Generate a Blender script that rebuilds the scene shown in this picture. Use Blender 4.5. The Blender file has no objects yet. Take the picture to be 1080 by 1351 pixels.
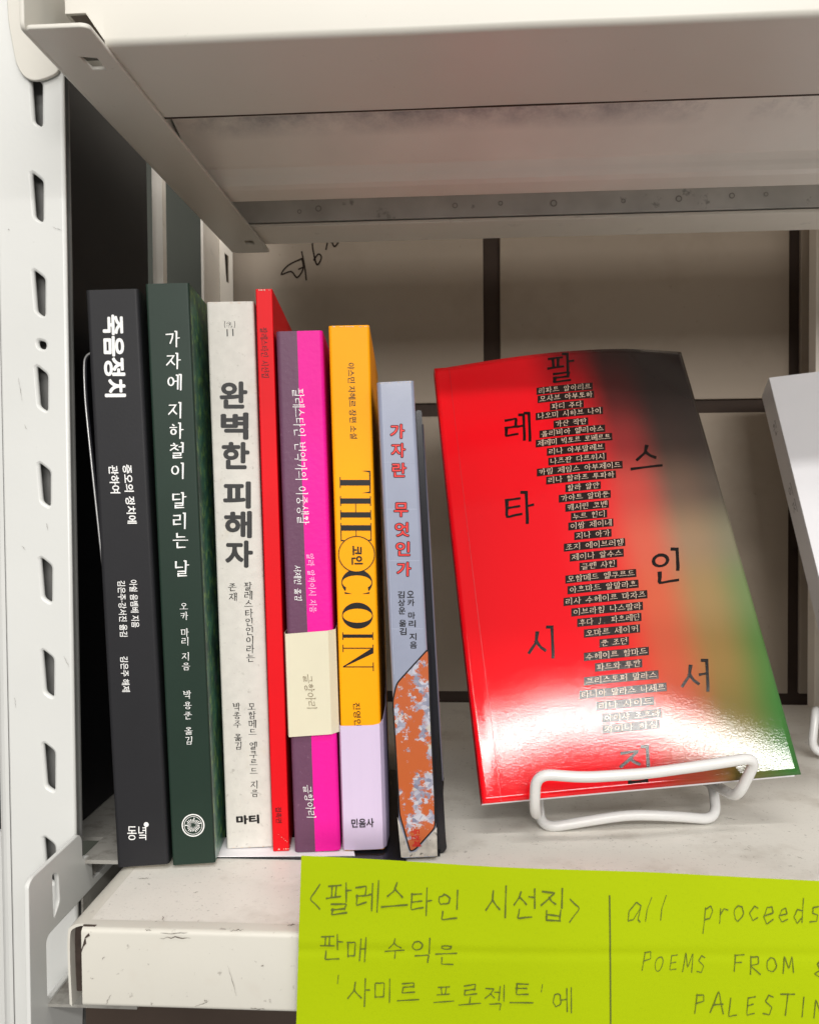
import bpy, bmesh, math, random
from mathutils import Vector, Matrix, noise
from mathutils.geometry import tessellate_polygon
rnd = random.Random(7)
scene = bpy.context.scene
col = scene.collection

# ------------------------------------------------------------------ camera, world, lamps, exposure
CAM_H, YAW, PITCH, ROLL, FPX = 0.138, math.radians(3.48), math.radians(1.413), math.radians(-0.454), 1080.0
fw = Vector((-math.sin(YAW)*math.cos(PITCH), math.cos(YAW)*math.cos(PITCH), -math.sin(PITCH)))
r0 = Vector((math.cos(YAW), math.sin(YAW), 0)); u0 = r0.cross(fw)
rt = r0*math.cos(ROLL) + u0*math.sin(ROLL); up = -r0*math.sin(ROLL) + u0*math.cos(ROLL)
cd = bpy.data.cameras.new('camera'); cam = bpy.data.objects.new('camera', cd); col.objects.link(cam)
cam.matrix_world = Matrix(((rt.x, up.x, -fw.x, 0), (rt.y, up.y, -fw.y, 0), (rt.z, up.z, -fw.z, CAM_H), (0, 0, 0, 1)))
cd.sensor_fit = 'HORIZONTAL'; cd.sensor_width = 36; cd.lens = 36; cd.clip_start = 0.005; cd.clip_end = 50
cd.dof.use_dof = True; cd.dof.focus_distance = 0.32; cd.dof.aperture_fstop = 40
scene.camera = cam

w = bpy.data.worlds.new('World'); scene.world = w; w.use_nodes = True
bg = w.node_tree.nodes['Background']; bg.inputs[0].default_value = (1.0, 0.97, 0.93, 1); bg.inputs[1].default_value = 0.38

def lamp(name, loc, target, sx, sy, watts, colr=(1, .97, .93)):
    l = bpy.data.lights.new(name, 'AREA'); l.shape = 'RECTANGLE'; l.size = sx; l.size_y = sy; l.energy = watts; l.color = colr
    o = bpy.data.objects.new(name, l); col.objects.link(o); o.location = loc
    o.rotation_euler = (Vector(target) - Vector(loc)).to_track_quat('-Z', 'Y').to_euler()
lamp('ceiling_tube', (0.62, -1.45, 1.29), (0.62, 0.35, 0.1), 2.0, 0.07, 33)
lamp('ceiling_tube_beside', (-1.25, -1.3, 1.37), (-1.25, 0.35, 0.05), 1.6, 0.12, 11)
lamp('shop_front_glow', (0.5, -3.0, 0.92), (0.2, 0.4, 0.1), 1.8, 0.5, 80)
lamp('ceiling_tube_above', (0.3, -0.45, 1.75), (0.3, 0.3, 0.0), 1.2, 0.12, 16)
vs = scene.view_settings; vs.view_transform = 'Standard'; vs.look = 'None'; vs.exposure = -0.42; vs.gamma = 1.0
scene.display_settings.display_device = 'sRGB'; vs.use_curve_mapping = False

# ------------------------------------------------------------------ photo pixel -> place
def ray(u, v): return rt*((u-540)/FPX) - up*((v-675.5)/FPX) + fw
CO = Vector((0, 0, CAM_H))
def at(u, v, X=None, Y=None, Z=None):
    d = ray(u, v)
    t = X/d.x if X is not None else Y/d.y if Y is not None else (Z-CAM_H)/d.z
    return CO + d*t

# ------------------------------------------------------------------ materials
def lin(c): return tuple(((x/255)/12.92 if x/255 <= .04045 else ((x/255+.055)/1.055)**2.4) for x in c)
def mat(name, c, rough=.5, spec=.4, vary=.06, vscale=60, speck=None, bump=0, bscale=900, coat=0, metal=0):
    m = bpy.data.materials.new(name); m.use_nodes = True; nt = m.node_tree; N = nt.nodes; L = nt.links
    p = N['Principled BSDF']; p.inputs['Roughness'].default_value = rough; p.inputs['Specular IOR Level'].default_value = spec
    p.inputs['Metallic'].default_value = metal; p.inputs['Coat Weight'].default_value = coat; p.inputs['Coat Roughness'].default_value = .12
    tc = N.new('ShaderNodeTexCoord')
    def nz(sc, det=3, rg=.55):
        n = N.new('ShaderNodeTexNoise'); n.inputs['Scale'].default_value = sc; n.inputs['Detail'].default_value = det
        n.inputs['Roughness'].default_value = rg; L.new(tc.outputs['Object'], n.inputs['Vector']); return n
    rgb = lin(c)
    n = nz(vscale); rp = N.new('ShaderNodeValToRGB'); L.new(n.outputs['Fac'], rp.inputs[0])
    rp.color_ramp.elements[0].position = .3; rp.color_ramp.elements[1].position = .7
    rp.color_ramp.elements[0].color = (*[x*(1-vary) for x in rgb], 1); rp.color_ramp.elements[1].color = (*[min(1, x*(1+vary)) for x in rgb], 1)
    out = rp.outputs[0]
    for sc, lo, hi, dc, amt in (speck or []):
        n2 = nz(sc, 4, .65); r2 = N.new('ShaderNodeMapRange'); r2.inputs[1].default_value = lo; r2.inputs[2].default_value = hi
        r2.inputs[4].default_value = amt
        L.new(n2.outputs['Fac'], r2.inputs[0]); mx = N.new('ShaderNodeMix'); mx.data_type = 'RGBA'
        L.new(r2.outputs[0], mx.inputs[0]); L.new(out, mx.inputs[6]); mx.inputs[7].default_value = (*lin(dc), 1); out = mx.outputs[2]
    L.new(out, p.inputs['Base Color'])
    if bump:
        n3 = nz(bscale, 2); b = N.new('ShaderNodeBump'); b.inputs['Strength'].default_value = bump; b.inputs['Distance'].default_value = .0004
        L.new(n3.outputs['Fac'], b.inputs['Height']); L.new(b.outputs[0], p.inputs['Normal'])
        if coat: L.new(b.outputs[0], p.inputs['Coat Normal'])
    return m

GRIME = [(420, .62, .70, (104, 96, 88), .5), (34, .52, .72, (180, 172, 160), .55), (900, .60, .72, (150, 144, 136), .4)]
m_post = mat('white_enamel', (210, 211, 208), .32, .5, .02, 20, [(160, .72, .78, (120, 112, 104), .5)], .10, 300)
m_shelf = mat('worn_shelf_paint', (224, 221, 213), .42, .45, .04, 25, GRIME, .12, 400)
m_front = mat('shelf_lip_paint', (206, 203, 193), .36, .5, .03, 18, [(260, .64, .70, (120, 112, 104), .5), (40, .55, .75, (196, 188, 176), .5)], .08, 300)
m_upper = mat('cream_enamel', (208, 205, 196), .34, .35, .02, 10, [(300, .68, .75, (150, 144, 134), .4)], .05, 150)
m_under = mat('underside_paint', (236, 230, 220), .45, .4, .04, 14, [(90, .62, .8, (120, 112, 106), .35)], .05, 200)
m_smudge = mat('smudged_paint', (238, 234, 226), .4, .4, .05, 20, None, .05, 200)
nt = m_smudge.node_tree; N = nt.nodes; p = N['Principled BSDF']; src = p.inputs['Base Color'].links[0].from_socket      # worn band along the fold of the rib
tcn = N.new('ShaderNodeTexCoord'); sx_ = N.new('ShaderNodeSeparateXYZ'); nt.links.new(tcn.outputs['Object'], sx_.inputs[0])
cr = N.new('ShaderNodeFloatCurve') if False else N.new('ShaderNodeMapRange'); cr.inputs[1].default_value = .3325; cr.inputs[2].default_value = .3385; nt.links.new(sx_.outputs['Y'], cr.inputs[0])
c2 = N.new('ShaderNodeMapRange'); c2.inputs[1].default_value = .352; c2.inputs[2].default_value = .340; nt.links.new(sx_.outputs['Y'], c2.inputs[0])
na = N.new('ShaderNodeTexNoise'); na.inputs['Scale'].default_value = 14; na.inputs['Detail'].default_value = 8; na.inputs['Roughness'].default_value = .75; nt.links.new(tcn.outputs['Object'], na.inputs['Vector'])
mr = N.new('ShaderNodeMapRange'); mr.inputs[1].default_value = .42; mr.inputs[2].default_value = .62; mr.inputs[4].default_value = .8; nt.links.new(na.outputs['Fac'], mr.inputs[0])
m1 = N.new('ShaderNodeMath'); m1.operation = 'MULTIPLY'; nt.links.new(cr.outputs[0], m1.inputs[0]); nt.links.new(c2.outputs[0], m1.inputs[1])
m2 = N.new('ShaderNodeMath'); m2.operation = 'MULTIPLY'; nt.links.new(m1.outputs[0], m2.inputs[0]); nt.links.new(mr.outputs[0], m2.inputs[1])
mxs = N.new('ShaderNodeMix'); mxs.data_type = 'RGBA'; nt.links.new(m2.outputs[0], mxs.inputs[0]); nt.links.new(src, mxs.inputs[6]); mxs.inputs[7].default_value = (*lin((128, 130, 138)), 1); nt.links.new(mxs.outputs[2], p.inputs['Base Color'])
m_galv = mat('galvanised_steel', (196, 194, 190), .45, .5, .14, 40, [(120, .62, .7, (60, 58, 56), .5)], .1, 200)
m_grime_shade = mat('grimy_shaded_paint', (150, 148, 142), .5, .4, .08, 30, [(120, .5, .7, (90, 84, 78), .7)], .1, 300)  # grime specks over a base greyed for the arm's shade
m_black = mat('black_board', (24, 24, 26), .55, .3, .1, 20)
m_rust = mat('bare_dark_metal', (62, 52, 46), .7, .3, .25, 300)
m_wall = mat('brown_grey_board', (164, 151, 136), .6, .3, .05, 8, [(16, .5, .75, (140, 127, 112), .5), (220, .66, .74, (96, 84, 74), .4)], .05, 300)
m_gap = mat('dark_gap', (66, 54, 47), .7, .2, .1, 40)
m_sidegreen = mat('grey_green_board', (66, 70, 62), .5, .4, .08, 8)
m_ink = mat('black_ink', (22, 20, 20), .45, .3, 0)
m_white_ink = mat('white_ink', (236, 236, 234), .45, .3, 0)
m_pages = mat('page_edges', (226, 218, 200), .8, .1, .06, 900)
m_wire = mat('white_coated_wire', (214, 214, 213), .25, .5, .01, 20)
m_silver = mat('silver_edge_glint', (205, 205, 205), .3, .5, .02, 20, metal=.6)
m_bend = mat('black_plastic', (26, 26, 32), .22, .5, .05, 40)
m_sheet = mat('white_paper', (236, 234, 238), .7, .2, .01, 30)
m_pencil = mat('grey_marker', (92, 102, 40), .6, .2, .05, 200)
m_marker = mat('brown_marker', (46, 34, 28), .6, .2, .05, 100)

# ------------------------------------------------------------------ mesh helpers
def tag(o, label=None, cat=None, group=None, kind=None):
    if label: o['label'] = label
    if cat: o['category'] = cat
    if group: o['group'] = group
    if kind: o['kind'] = kind
    return o
def empty(name, label, cat, M=None, group=None):
    o = bpy.data.objects.new(name, None); o.empty_display_size = .01; col.objects.link(o)
    if M is not None: o.matrix_world = M
    return tag(o, label, cat, group)
def obj(name, verts, faces, m, parent=None, smooth=False, mis=None):
    me = bpy.data.meshes.new(name); me.from_pydata([tuple(v) for v in verts], [], faces)
    for mm in (m if isinstance(m, (list, tuple)) else [m]): me.materials.append(mm)
    if mis: me.polygons.foreach_set('material_index', mis)
    if smooth: me.polygons.foreach_set('use_smooth', [True]*len(me.polygons))
    me.update(); o = bpy.data.objects.new(name, me); col.objects.link(o)
    if parent: o.parent = parent
    return o
class MB:
    def __init__(s): s.v, s.f = [], []
    def add(s, v, f):
        k = len(s.v); s.v += [Vector(x) for x in v]; s.f += [tuple(i+k for i in q) for q in f]; return s
    def box(s, a, b, bev=0):
        bm = bmesh.new(); bmesh.ops.create_cube(bm, size=1)
        a, b = Vector(a), Vector(b)
        for x in bm.verts: x.co = Vector([(a[i]+b[i])/2 + x.co[i]*(b[i]-a[i]) for i in range(3)])
        if bev: bmesh.ops.bevel(bm, geom=bm.edges[:], offset=bev, segments=2, profile=.6, affect='EDGES')
        bm.verts.index_update()
        s.add([x.co.copy() for x in bm.verts], [[x.index for x in f.verts] for f in bm.faces]); bm.free(); return s
    def prism(s, poly, fn, h):            # closed 2-D outline given thickness h; fn(x, y, h) -> point
        n = len(poly); t = tessellate_polygon([[Vector((*p, 0)) for p in poly]])
        v = [fn(*p, 0) for p in poly] + [fn(*p, h) for p in poly]
        s.add(v, [tuple(q) for q in t] + [tuple(i+n for i in reversed(q)) for q in t] + [(i, (i+1) % n, (i+1) % n+n, i+n) for i in range(n)]); return s
    def sweep(s, path, prof_fn, n):       # rings joined
        pass
    def build(s, name, m, parent=None, smooth=False): return obj(name, s.v, s.f, m, parent, smooth)
def plate(name, outline, holes, thick, M, m, parent, bev=.0003):   # sheet with real openings, from a filled 2-D curve
    c = bpy.data.curves.new('t', 'CURVE'); c.dimensions = '2D'; c.fill_mode = 'BOTH'; c.extrude = thick/2 - bev; c.bevel_depth = bev; c.bevel_resolution = 1; c.offset = -bev
    for pl in [outline] + holes:
        sp = c.splines.new('POLY'); sp.points.add(len(pl)-1); sp.use_cyclic_u = True
        for q, p in zip(sp.points, pl): q.co = (*p, 0, 1)
    o = bpy.data.objects.new('t', c); col.objects.link(o); bpy.context.view_layer.update()
    me = bpy.data.meshes.new_from_object(o.evaluated_get(bpy.context.evaluated_depsgraph_get()))
    bpy.data.objects.remove(o); bpy.data.curves.remove(c)
    me.transform(M); me.materials.clear(); me.materials.append(m); me.name = name
    r = bpy.data.objects.new(name, me); col.objects.link(r); r.parent = parent; return r
XZ = lambda y: Matrix(((1, 0, 0, 0), (0, 0, 1, y), (0, 1, 0, 0), (0, 0, 0, 1)))     # 2-D (x,z) at depth y
YZ = lambda x: Matrix(((0, 0, 1, x), (1, 0, 0, 0), (0, 1, 0, 0), (0, 0, 0, 1)))     # 2-D (y,z) at x
def rounded(pts, r, n=4):
    out = []; N = len(pts)
    for i in range(N):
        p = Vector(pts[i]); a = (Vector(pts[i-1])-p); b = (Vector(pts[(i+1) % N])-p)
        rr = min(r, a.length*.45, b.length*.45); A = p+a.normalized()*rr; B = p+b.normalized()*rr
        for k in range(n+1):
            t = k/n; out.append(tuple(A*(1-t)**2 + p*2*t*(1-t) + B*t*t))
    return out
def smooth_path(pts, n=6, closed=False):
    P = [Vector(p) for p in pts]; out = []; N = len(P)
    for i in range(N if closed else N-1):
        p0 = P[i-1] if closed or i > 0 else P[0]; p1 = P[i]; p2 = P[(i+1) % N]; p3 = P[(i+2) % N] if closed or i+2 < N else P[-1]
        for k in range(n):
            t = k/n
            out.append(.5*((2*p1)+(p2-p0)*t+(2*p0-5*p1+4*p2-p3)*t*t+(3*p1-p0-3*p2+p3)*t**3))
    if not closed: out.append(P[-1])
    return out
def round_corners(pts, r, n=6):
    P = [Vector(p) for p in pts]; out = [P[0]]
    for i in range(1, len(P)-1):
        a, b = P[i-1]-P[i], P[i+1]-P[i]; rr = min(r, a.length*.48, b.length*.48)
        A, B = P[i]+a.normalized()*rr, P[i]+b.normalized()*rr
        out += [A*(1-k/n)**2+P[i]*2*(k/n)*(1-k/n)+B*(k/n)**2 for k in range(n+1)]
    return out+[P[-1]]
def tube(mb, pts, r, n=12):
    k0 = len(mb.v); prev = None; N = len(pts)
    for i, p in enumerate(pts):
        d = (pts[min(i+1, N-1)]-pts[max(i-1, 0)]).normalized()
        a = prev - d*prev.dot(d) if prev is not None else d.orthogonal()
        a.normalize(); b = d.cross(a); prev = a
        mb.v += [p+(a*math.cos(2*math.pi*j/n)+b*math.sin(2*math.pi*j/n))*r for j in range(n)]
    for i in range(N-1):
        for j in range(n): mb.f.append((k0+i*n+j, k0+i*n+(j+1) % n, k0+(i+1)*n+(j+1) % n, k0+(i+1)*n+j))
    for i, sgn in ((0, -1), (N-1, 1)):
        d = (pts[min(i+1, N-1)]-pts[max(i-1, 0)]).normalized()*sgn
        mb.v.append(pts[i]+d*r*.5); c = len(mb.v)-1
        for j in range(n): mb.f.append((k0+i*n+j, k0+i*n+(j+1) % n, c))

# ------------------------------------------------------------------ lettering: strokes for serif, brush and hand writing; the built-in font for gothic
ELL = [(.5+.46*math.cos(a), .5+.46*math.sin(a)) for a in [math.radians(-100+360*i/14) for i in range(15)]]
def ell(cx, cy, rx, ry): return [(cx+(x-.5)*2*rx, cy+(y-.5)*2*ry) for x, y in ELL]
CONS = {
 'ㄱ': [[(.05, .14), (.86, .1), (.8, .5), (.55, 1)]], 'ㄱh': [[(.06, .2), (.9, .18), (.86, 1)]],
 'ㄴ': [[(.12, .02), (.12, .86), (.95, .8)]], 'ㄷ': [[(.1, .12), (.9, .1)], [(.12, .12), (.12, .9), (.97, .85)]],
 'ㄹ': [[(.06, .08), (.86, .06), (.84, .48)], [(.84, .48), (.1, .5)], [(.1, .5), (.1, .93), (.96, .9)]],
 'ㅁ': [[(.12, .06), (.14, .95)], [(.12, .08), (.88, .06), (.86, .95)], [(.14, .92), (.86, .92)]],
 'ㅂ': [[(.12, .02), (.14, .95)], [(.88, .02), (.86, .95)], [(.14, .48), (.86, .46)], [(.14, .92), (.86, .92)]],
 'ㅅ': [[(.54, .02), (.44, .5), (.02, .98)], [(.46, .44), (.7, .75), (.98, .95)]],
 'ㅇ': [ell(.5, .52, .42, .42)], 'ㅈ': [[(.08, .1), (.88, .08), (.5, .55), (.02, .98)], [(.5, .5), (.72, .76), (.98, .95)]],
 'ㅊ': [[(.42, -.06), (.56, .06)], [(.08, .24), (.88, .22), (.5, .6), (.02, 1)], [(.5, .58), (.72, .8), (.98, .97)]],
 'ㅋ': [[(.05, .14), (.86, .1), (.8, .5), (.55, 1)], [(.1, .55), (.8, .5)]], 'ㅋh': [[(.06, .15), (.9, .13), (.86, 1)], [(.1, .58), (.86, .55)]],
 'ㅌ': [[(.1, .1), (.9, .08)], [(.12, .1), (.12, .92), (.97, .87)], [(.12, .5), (.86, .47)]],
 'ㅍ': [[(.06, .1), (.94, .08)], [(.32, .1), (.36, .84)], [(.68, .1), (.64, .84)], [(0, .9), (1, .85)]],
 'ㅎ': [[(.4, -.06), (.58, .04)], [(.08, .24), (.92, .22)], ell(.5, .68, .32, .28)]}
DBL = {'ㄲ': 'ㄱㄱ', 'ㄸ': 'ㄷㄷ', 'ㅃ': 'ㅂㅂ', 'ㅆ': 'ㅅㅅ', 'ㅉ': 'ㅈㅈ', 'ㄻ': 'ㄹㅁ', 'ㄺ': 'ㄹㄱ', 'ㄼ': 'ㄹㅂ', 'ㄵ': 'ㄴㅈ', 'ㄶ': 'ㄴㅎ', 'ㅄ': 'ㅂㅅ', 'ㄳ': 'ㄱㅅ', 'ㅀ': 'ㄹㅎ'}
for k, v in DBL.items(): CONS[k] = [[(x*.47+.53*i, y) for x, y in s] for i, ch in enumerate(v) for s in CONS[ch]]
VV = {'ㅏ': [[(.35, 0), (.35, 1)], [(.35, .46), (.95, .43)]], 'ㅑ': [[(.35, 0), (.35, 1)], [(.35, .34), (.95, .31)], [(.35, .6), (.95, .57)]],
 'ㅓ': [[(.7, 0), (.7, 1)], [(.0, .45), (.7, .43)]], 'ㅕ': [[(.7, 0), (.7, 1)], [(.05, .34), (.7, .31)], [(.05, .6), (.7, .57)]],
 'ㅣ': [[(.55, 0), (.55, 1)]], 'ㅐ': [[(.3, .04), (.3, .95)], [(.3, .47), (.8, .45)], [(.8, 0), (.8, 1)]],
 'ㅔ': [[(.42, .04), (.42, .95)], [(-.1, .45), (.42, .43)], [(.88, 0), (.88, 1)]], 'ㅖ': [[(.42, .04), (.42, .95)], [(-.1, .34), (.42, .32)], [(-.1, .6), (.42, .58)], [(.88, 0), (.88, 1)]],
 'ㅒ': [[(.3, .04), (.3, .95)], [(.3, .35), (.8, .33)], [(.3, .6), (.8, .58)], [(.8, 0), (.8, 1)]]}
HV = {'ㅗ': [[(.5, .0), (.5, .62)], [(0, .66), (1, .62)]], 'ㅛ': [[(.34, .0), (.36, .62)], [(.66, 0), (.64, .62)], [(0, .66), (1, .62)]],
 'ㅜ': [[(0, .22), (1, .18)], [(.54, .22), (.52, 1)]], 'ㅠ': [[(0, .22), (1, .18)], [(.34, .22), (.3, .95)], [(.68, .22), (.68, 1)]], 'ㅡ': [[(0, .5), (1, .46)]]}
MIX = {'ㅘ': 'ㅗㅏ', 'ㅙ': 'ㅗㅐ', 'ㅚ': 'ㅗㅣ', 'ㅝ': 'ㅜㅓ', 'ㅞ': 'ㅜㅔ', 'ㅟ': 'ㅜㅣ', 'ㅢ': 'ㅡㅣ'}
CHO = 'ㄱㄲㄴㄷㄸㄹㅁㅂㅃㅅㅆㅇㅈㅉㅊㅋㅌㅍㅎ'; JUNG = 'ㅏㅐㅑㅒㅓㅔㅕㅖㅗㅘㅙㅚㅛㅜㅝㅞㅟㅠㅡㅢㅣ'; JONG = ' ㄱㄲㄳㄴㄵㄶㄷㄹㄺㄻㄼㄽㄾㄿㅀㅁㅂㅄㅅㅆㅇㅈㅊㅋㅌㅍㅎ'
def inbox(strokes, x0, y0, x1, y1): return [[(x0+(x1-x0)*x, y0+(y1-y0)*y) for x, y in s] for s in strokes]
LATIN = {'<': [[(.75, .15), (.2, .55), (.8, .9)]], '>': [[(.2, .15), (.8, .5), (.2, .9)]], "'": [[(.5, .0), (.42, .28)]], '.': [[(.5, .92), (.54, .96)]], '·': [[(.45, .5), (.55, .5)]],
 '|': [[(.5, -.3), (.5, 1.5)]], 'J': [[(.7, .1), (.66, .8), (.4, 1), (.2, .85)]],
 'a': [[(.85, .4), (.5, .3), (.15, .55), (.2, .9), (.55, .88), (.85, .5), (.85, .4), (.86, .85), (1, .95)]], 'l': [[(.5, .98), (.45, .5), (.6, .0)]],
 'p': [[(.3, .4), (.25, .9), (.2, 1.4)], [(.3, .5), (.65, .35), (.85, .55), (.65, .85), (.3, .85)]], 'r': [[(.3, .4), (.3, .95)], [(.3, .6), (.55, .4), (.85, .45)]],
 'o': [ell(.5, .65, .35, .3)], 'c': [[(.85, .45), (.55, .35), (.2, .65), (.45, .95), (.85, .85)]], 'e': [[(.15, .65), (.8, .6), (.7, .38), (.35, .4), (.15, .7), (.4, .95), (.85, .85)]],
 'd': [[(.75, .5), (.4, .4), (.15, .7), (.4, .95), (.75, .8)], [(.85, .0), (.78, .95)]], 's': [[(.8, .4), (.4, .4), (.35, .6), (.75, .72), (.65, .95), (.15, .92)]],
 'P': [[(.25, .05), (.2, 1)], [(.22, .08), (.75, .08), (.8, .4), (.22, .55)]], 'O': [ell(.5, .5, .4, .45)], 'E': [[(.25, .05), (.22, .95), (.85, .92)], [(.25, .08), (.8, .05)], [(.23, .5), (.7, .46)]],
 'M': [[(.1, 1), (.22, .05), (.5, .7), (.8, .05), (.9, 1)]], 'S': [[(.8, .12), (.45, .02), (.25, .25), (.75, .62), (.6, .95), (.15, .88)]], 'F': [[(.25, .05), (.2, 1)], [(.25, .08), (.85, .04)], [(.23, .5), (.7, .46)]],
 'R': [[(.25, .05), (.2, 1)], [(.22, .08), (.75, .08), (.75, .4), (.22, .52), (.85, 1)]], 'A': [[(.05, 1), (.5, .03), (.92, 1)], [(.2, .62), (.8, .6)]], 'L': [[(.25, .03), (.2, .95), (.85, .92)]],
 'T': [[(.05, .08), (.95, .03)], [(.5, .06), (.47, 1)]], 'I': [[(.5, .03), (.47, 1)]], 'N': [[(.12, 1), (.18, .05), (.78, .95), (.88, .03)]], '&': [[(.8, .3), (.55, .05), (.35, .25), (.7, .8), (.5, 1), (.2, .8), (.75, .5)]],
 '6': [[(.7, .02), (.25, .55), (.4, .98), (.75, .75), (.55, .5), (.25, .65)]], '1': [[(.5, 0), (.5, 1)]], '0': [ell(.5, .5, .35, .45)], '%': [[(.85, 0), (.15, 1)], ell(.25, .25, .15, .18), ell(.75, .8, .15, .18)]}
def glyph(ch):
    o = ord(ch)
    if 0xAC00 <= o <= 0xD7A3:
        i = o-0xAC00; c, v, f = CHO[i//588], JUNG[(i % 588)//28], JONG[i % 28]; S = []
        b = .56 if f != ' ' else 1.0
        if v in VV:
            wide = v in 'ㅐㅔㅒㅖ'
            S += inbox(CONS[c], .04, .12*b if c != 'ㅎ' and c != 'ㅊ' else .16*b, .52 if wide else .6, .78*b if b == 1 else .9*b)
            S += inbox(VV[v], .56 if wide else .64, 0, 1.0, 1.0 if b == 1 else .62)
        elif v in HV:
            cc = c+'h' if c+'h' in CONS else c
            S += inbox(CONS[cc], .18, .06, .82, .5*b if b == 1 else .32)
            S += inbox(HV[v], 0, .56*b if b == 1 else .36, 1, .98*b if b == 1 else .62)
        else:
            h, vv = MIX[v]; cc = c+'h' if c+'h' in CONS else c
            S += inbox(CONS[cc], .08, .08, .58, .46*b if b == 1 else .28)
            S += inbox(HV[h], 0, .54*b if b == 1 else .32, .68, .86*b if b == 1 else .56)
            S += inbox(VV[vv], .62, 0, 1.04, 1.0 if b == 1 else .62)
        if f != ' ': S += inbox(CONS[f+'h' if f+'h' in CONS else f], .2, .66, .86, 1.0)
        return S
    return LATIN.get(ch, [])
def ribbon(path, wfn, extra=0):
    P = [Vector((x, y)) for x, y in path]; n = len(P); V = []
    L = [0]
    for i in range(1, n): L.append(L[-1]+(P[i]-P[i-1]).length)
    T = L[-1] or 1
    for i in range(n):
        a = (P[i]-P[i-1]).normalized() if i else None; b = (P[i+1]-P[i]).normalized() if i < n-1 else None
        d = (a if b is None else b if a is None else (a+b))
        if d.length < 1e-6: d = a
        d.normalize(); nr = Vector((-d.y, d.x))
        m = 1.0
        if a is not None and b is not None: m = min(1.5, 1/max(.4, abs(nr.dot(Vector((-b.y, b.x))))))
        wd = wfn(L[i]/T, d)*m/2
        p = P[i]-d*wfn(0, d)*.35 if i == 0 else P[i]+d*wfn(1, d)*.35 if i == n-1 else P[i]
        V += [tuple(p+nr*wd), tuple(p-nr*wd)]
    return V, [(2*i, 2*i+1, 2*i+3, 2*i+2) for i in range(n-1)]
def densify(s, n=5):
    out = []
    for a, b in zip(s, s[1:]): out += [(a[0]+(b[0]-a[0])*k/n, a[1]+(b[1]-a[1])*k/n) for k in range(n)]
    return out+[s[-1]]
def stroke_polys(ch, style, wt):
    out = []
    for s in glyph(ch):
        if style == 'serif':
            def wf(t, d): return wt*(.55+.45*abs(d.y)**1.0)*(1.1-.25*t)
            vertical = len(s) == 2 and abs(s[0][0]-s[1][0]) < .1 and s[1][1]-s[0][1] > .35
            if vertical: s = [(s[0][0]-wt*.9, s[0][1]+.01), (s[0][0]+wt*.1, s[0][1]+.03)]+densify([(s[0][0]+wt*.1, s[0][1]+.05), s[1]], 2)
            out.append(ribbon(s, wf))
        elif style == 'brush':
            q = [(p.x, p.y) for p in smooth_path([(*p, 0) for p in densify(s, 2)], 3)] if len(s) < 10 else s
            if len(s) == 2 and s[1][1]-s[0][1] > .45: q = [(q[0][0]-wt*1.3, q[0][1]-.02)]+q; q[-1] = (q[-1][0]-.01, q[-1][1])
            def wf(t, d): return wt*(1.05-.5*math.sin(math.pi*min(1, t*1.02))*.6-.45*max(0, t-.75)*2)*(.72+.28*abs(d.y))
            out.append(ribbon(q, wf))
        else:
            j = lambda: rnd.uniform(-.03, .03)
            q = [(x+j(), y+j()) for x, y in s]
            q = [(p.x, p.y) for p in smooth_path([(*p, 0) for p in (densify(q, 2) if len(q) < 10 else q)], 3)]
            out.append(ribbon(q, lambda t, d: wt*(1+.25*math.sin(7*t+len(out)))))
    return [([(x, 1-y) for x, y in V], F) for V, F in out]
_noto = {}
def noto(s, bold=0):
    if (s, bold) in _noto: return _noto[(s, bold)]
    c = bpy.data.curves.new('t', 'FONT'); c.body = s; c.resolution_u = 4
    o = bpy.data.objects.new('t', c); col.objects.link(o); bpy.context.view_layer.update()
    me = bpy.data.meshes.new_from_object(o.evaluated_get(bpy.context.evaluated_depsgraph_get()))
    v = [(p.co.x, p.co.y) for p in me.vertices]; f = [tuple(p.vertices) for p in me.polygons]
    bpy.data.objects.remove(o); bpy.data.curves.remove(c); bpy.data.meshes.remove(me)
    if not v: v = [(0, 0)]
    x0, x1 = min(p[0] for p in v), max(p[0] for p in v); y0, y1 = min(p[1] for p in v), max(p[1] for p in v)
    r = []
    for k in range(9 if bold > .015 else 4 if bold else 1):
        n_ = 8 if bold > .015 else 3
        dx, dy = (0, 0) if k == 0 else (bold*math.cos(2*math.pi*k/n_), bold*math.sin(2*math.pi*k/n_))
        r.append(([((x+dx-x0+bold)/(x1-x0+2*bold+1e-9), (y+dy-y0+bold)/(y1-y0+2*bold+1e-9)) for x, y in v], f))
    _noto[(s, bold)] = r; return r
def line_polys(s, style='serif', wt=.1, track=1.1, space=.5):   # a run of hand-drawn glyphs squeezed into the unit box
    out, x = [], 0
    for ch in s:
        if ch == ' ': x += space; continue
        a = .62 if ch.isascii() else 1
        ks, ko = (rnd.uniform(.84, 1.04), rnd.uniform(-.05, .12)) if style == 'hand' else (1, 0)
        for V, F in stroke_polys(ch, style, wt): out.append(([(x+u*a*ks+ko*.3, v*ks+ko+.06*(u-.5)*(ks < 1)) for u, v in V], F))
        x += track*a+.05*(a < 1)
    x -= track-1
    return [([(u/x, v) for u, v in V], F) for V, F in out]

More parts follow.
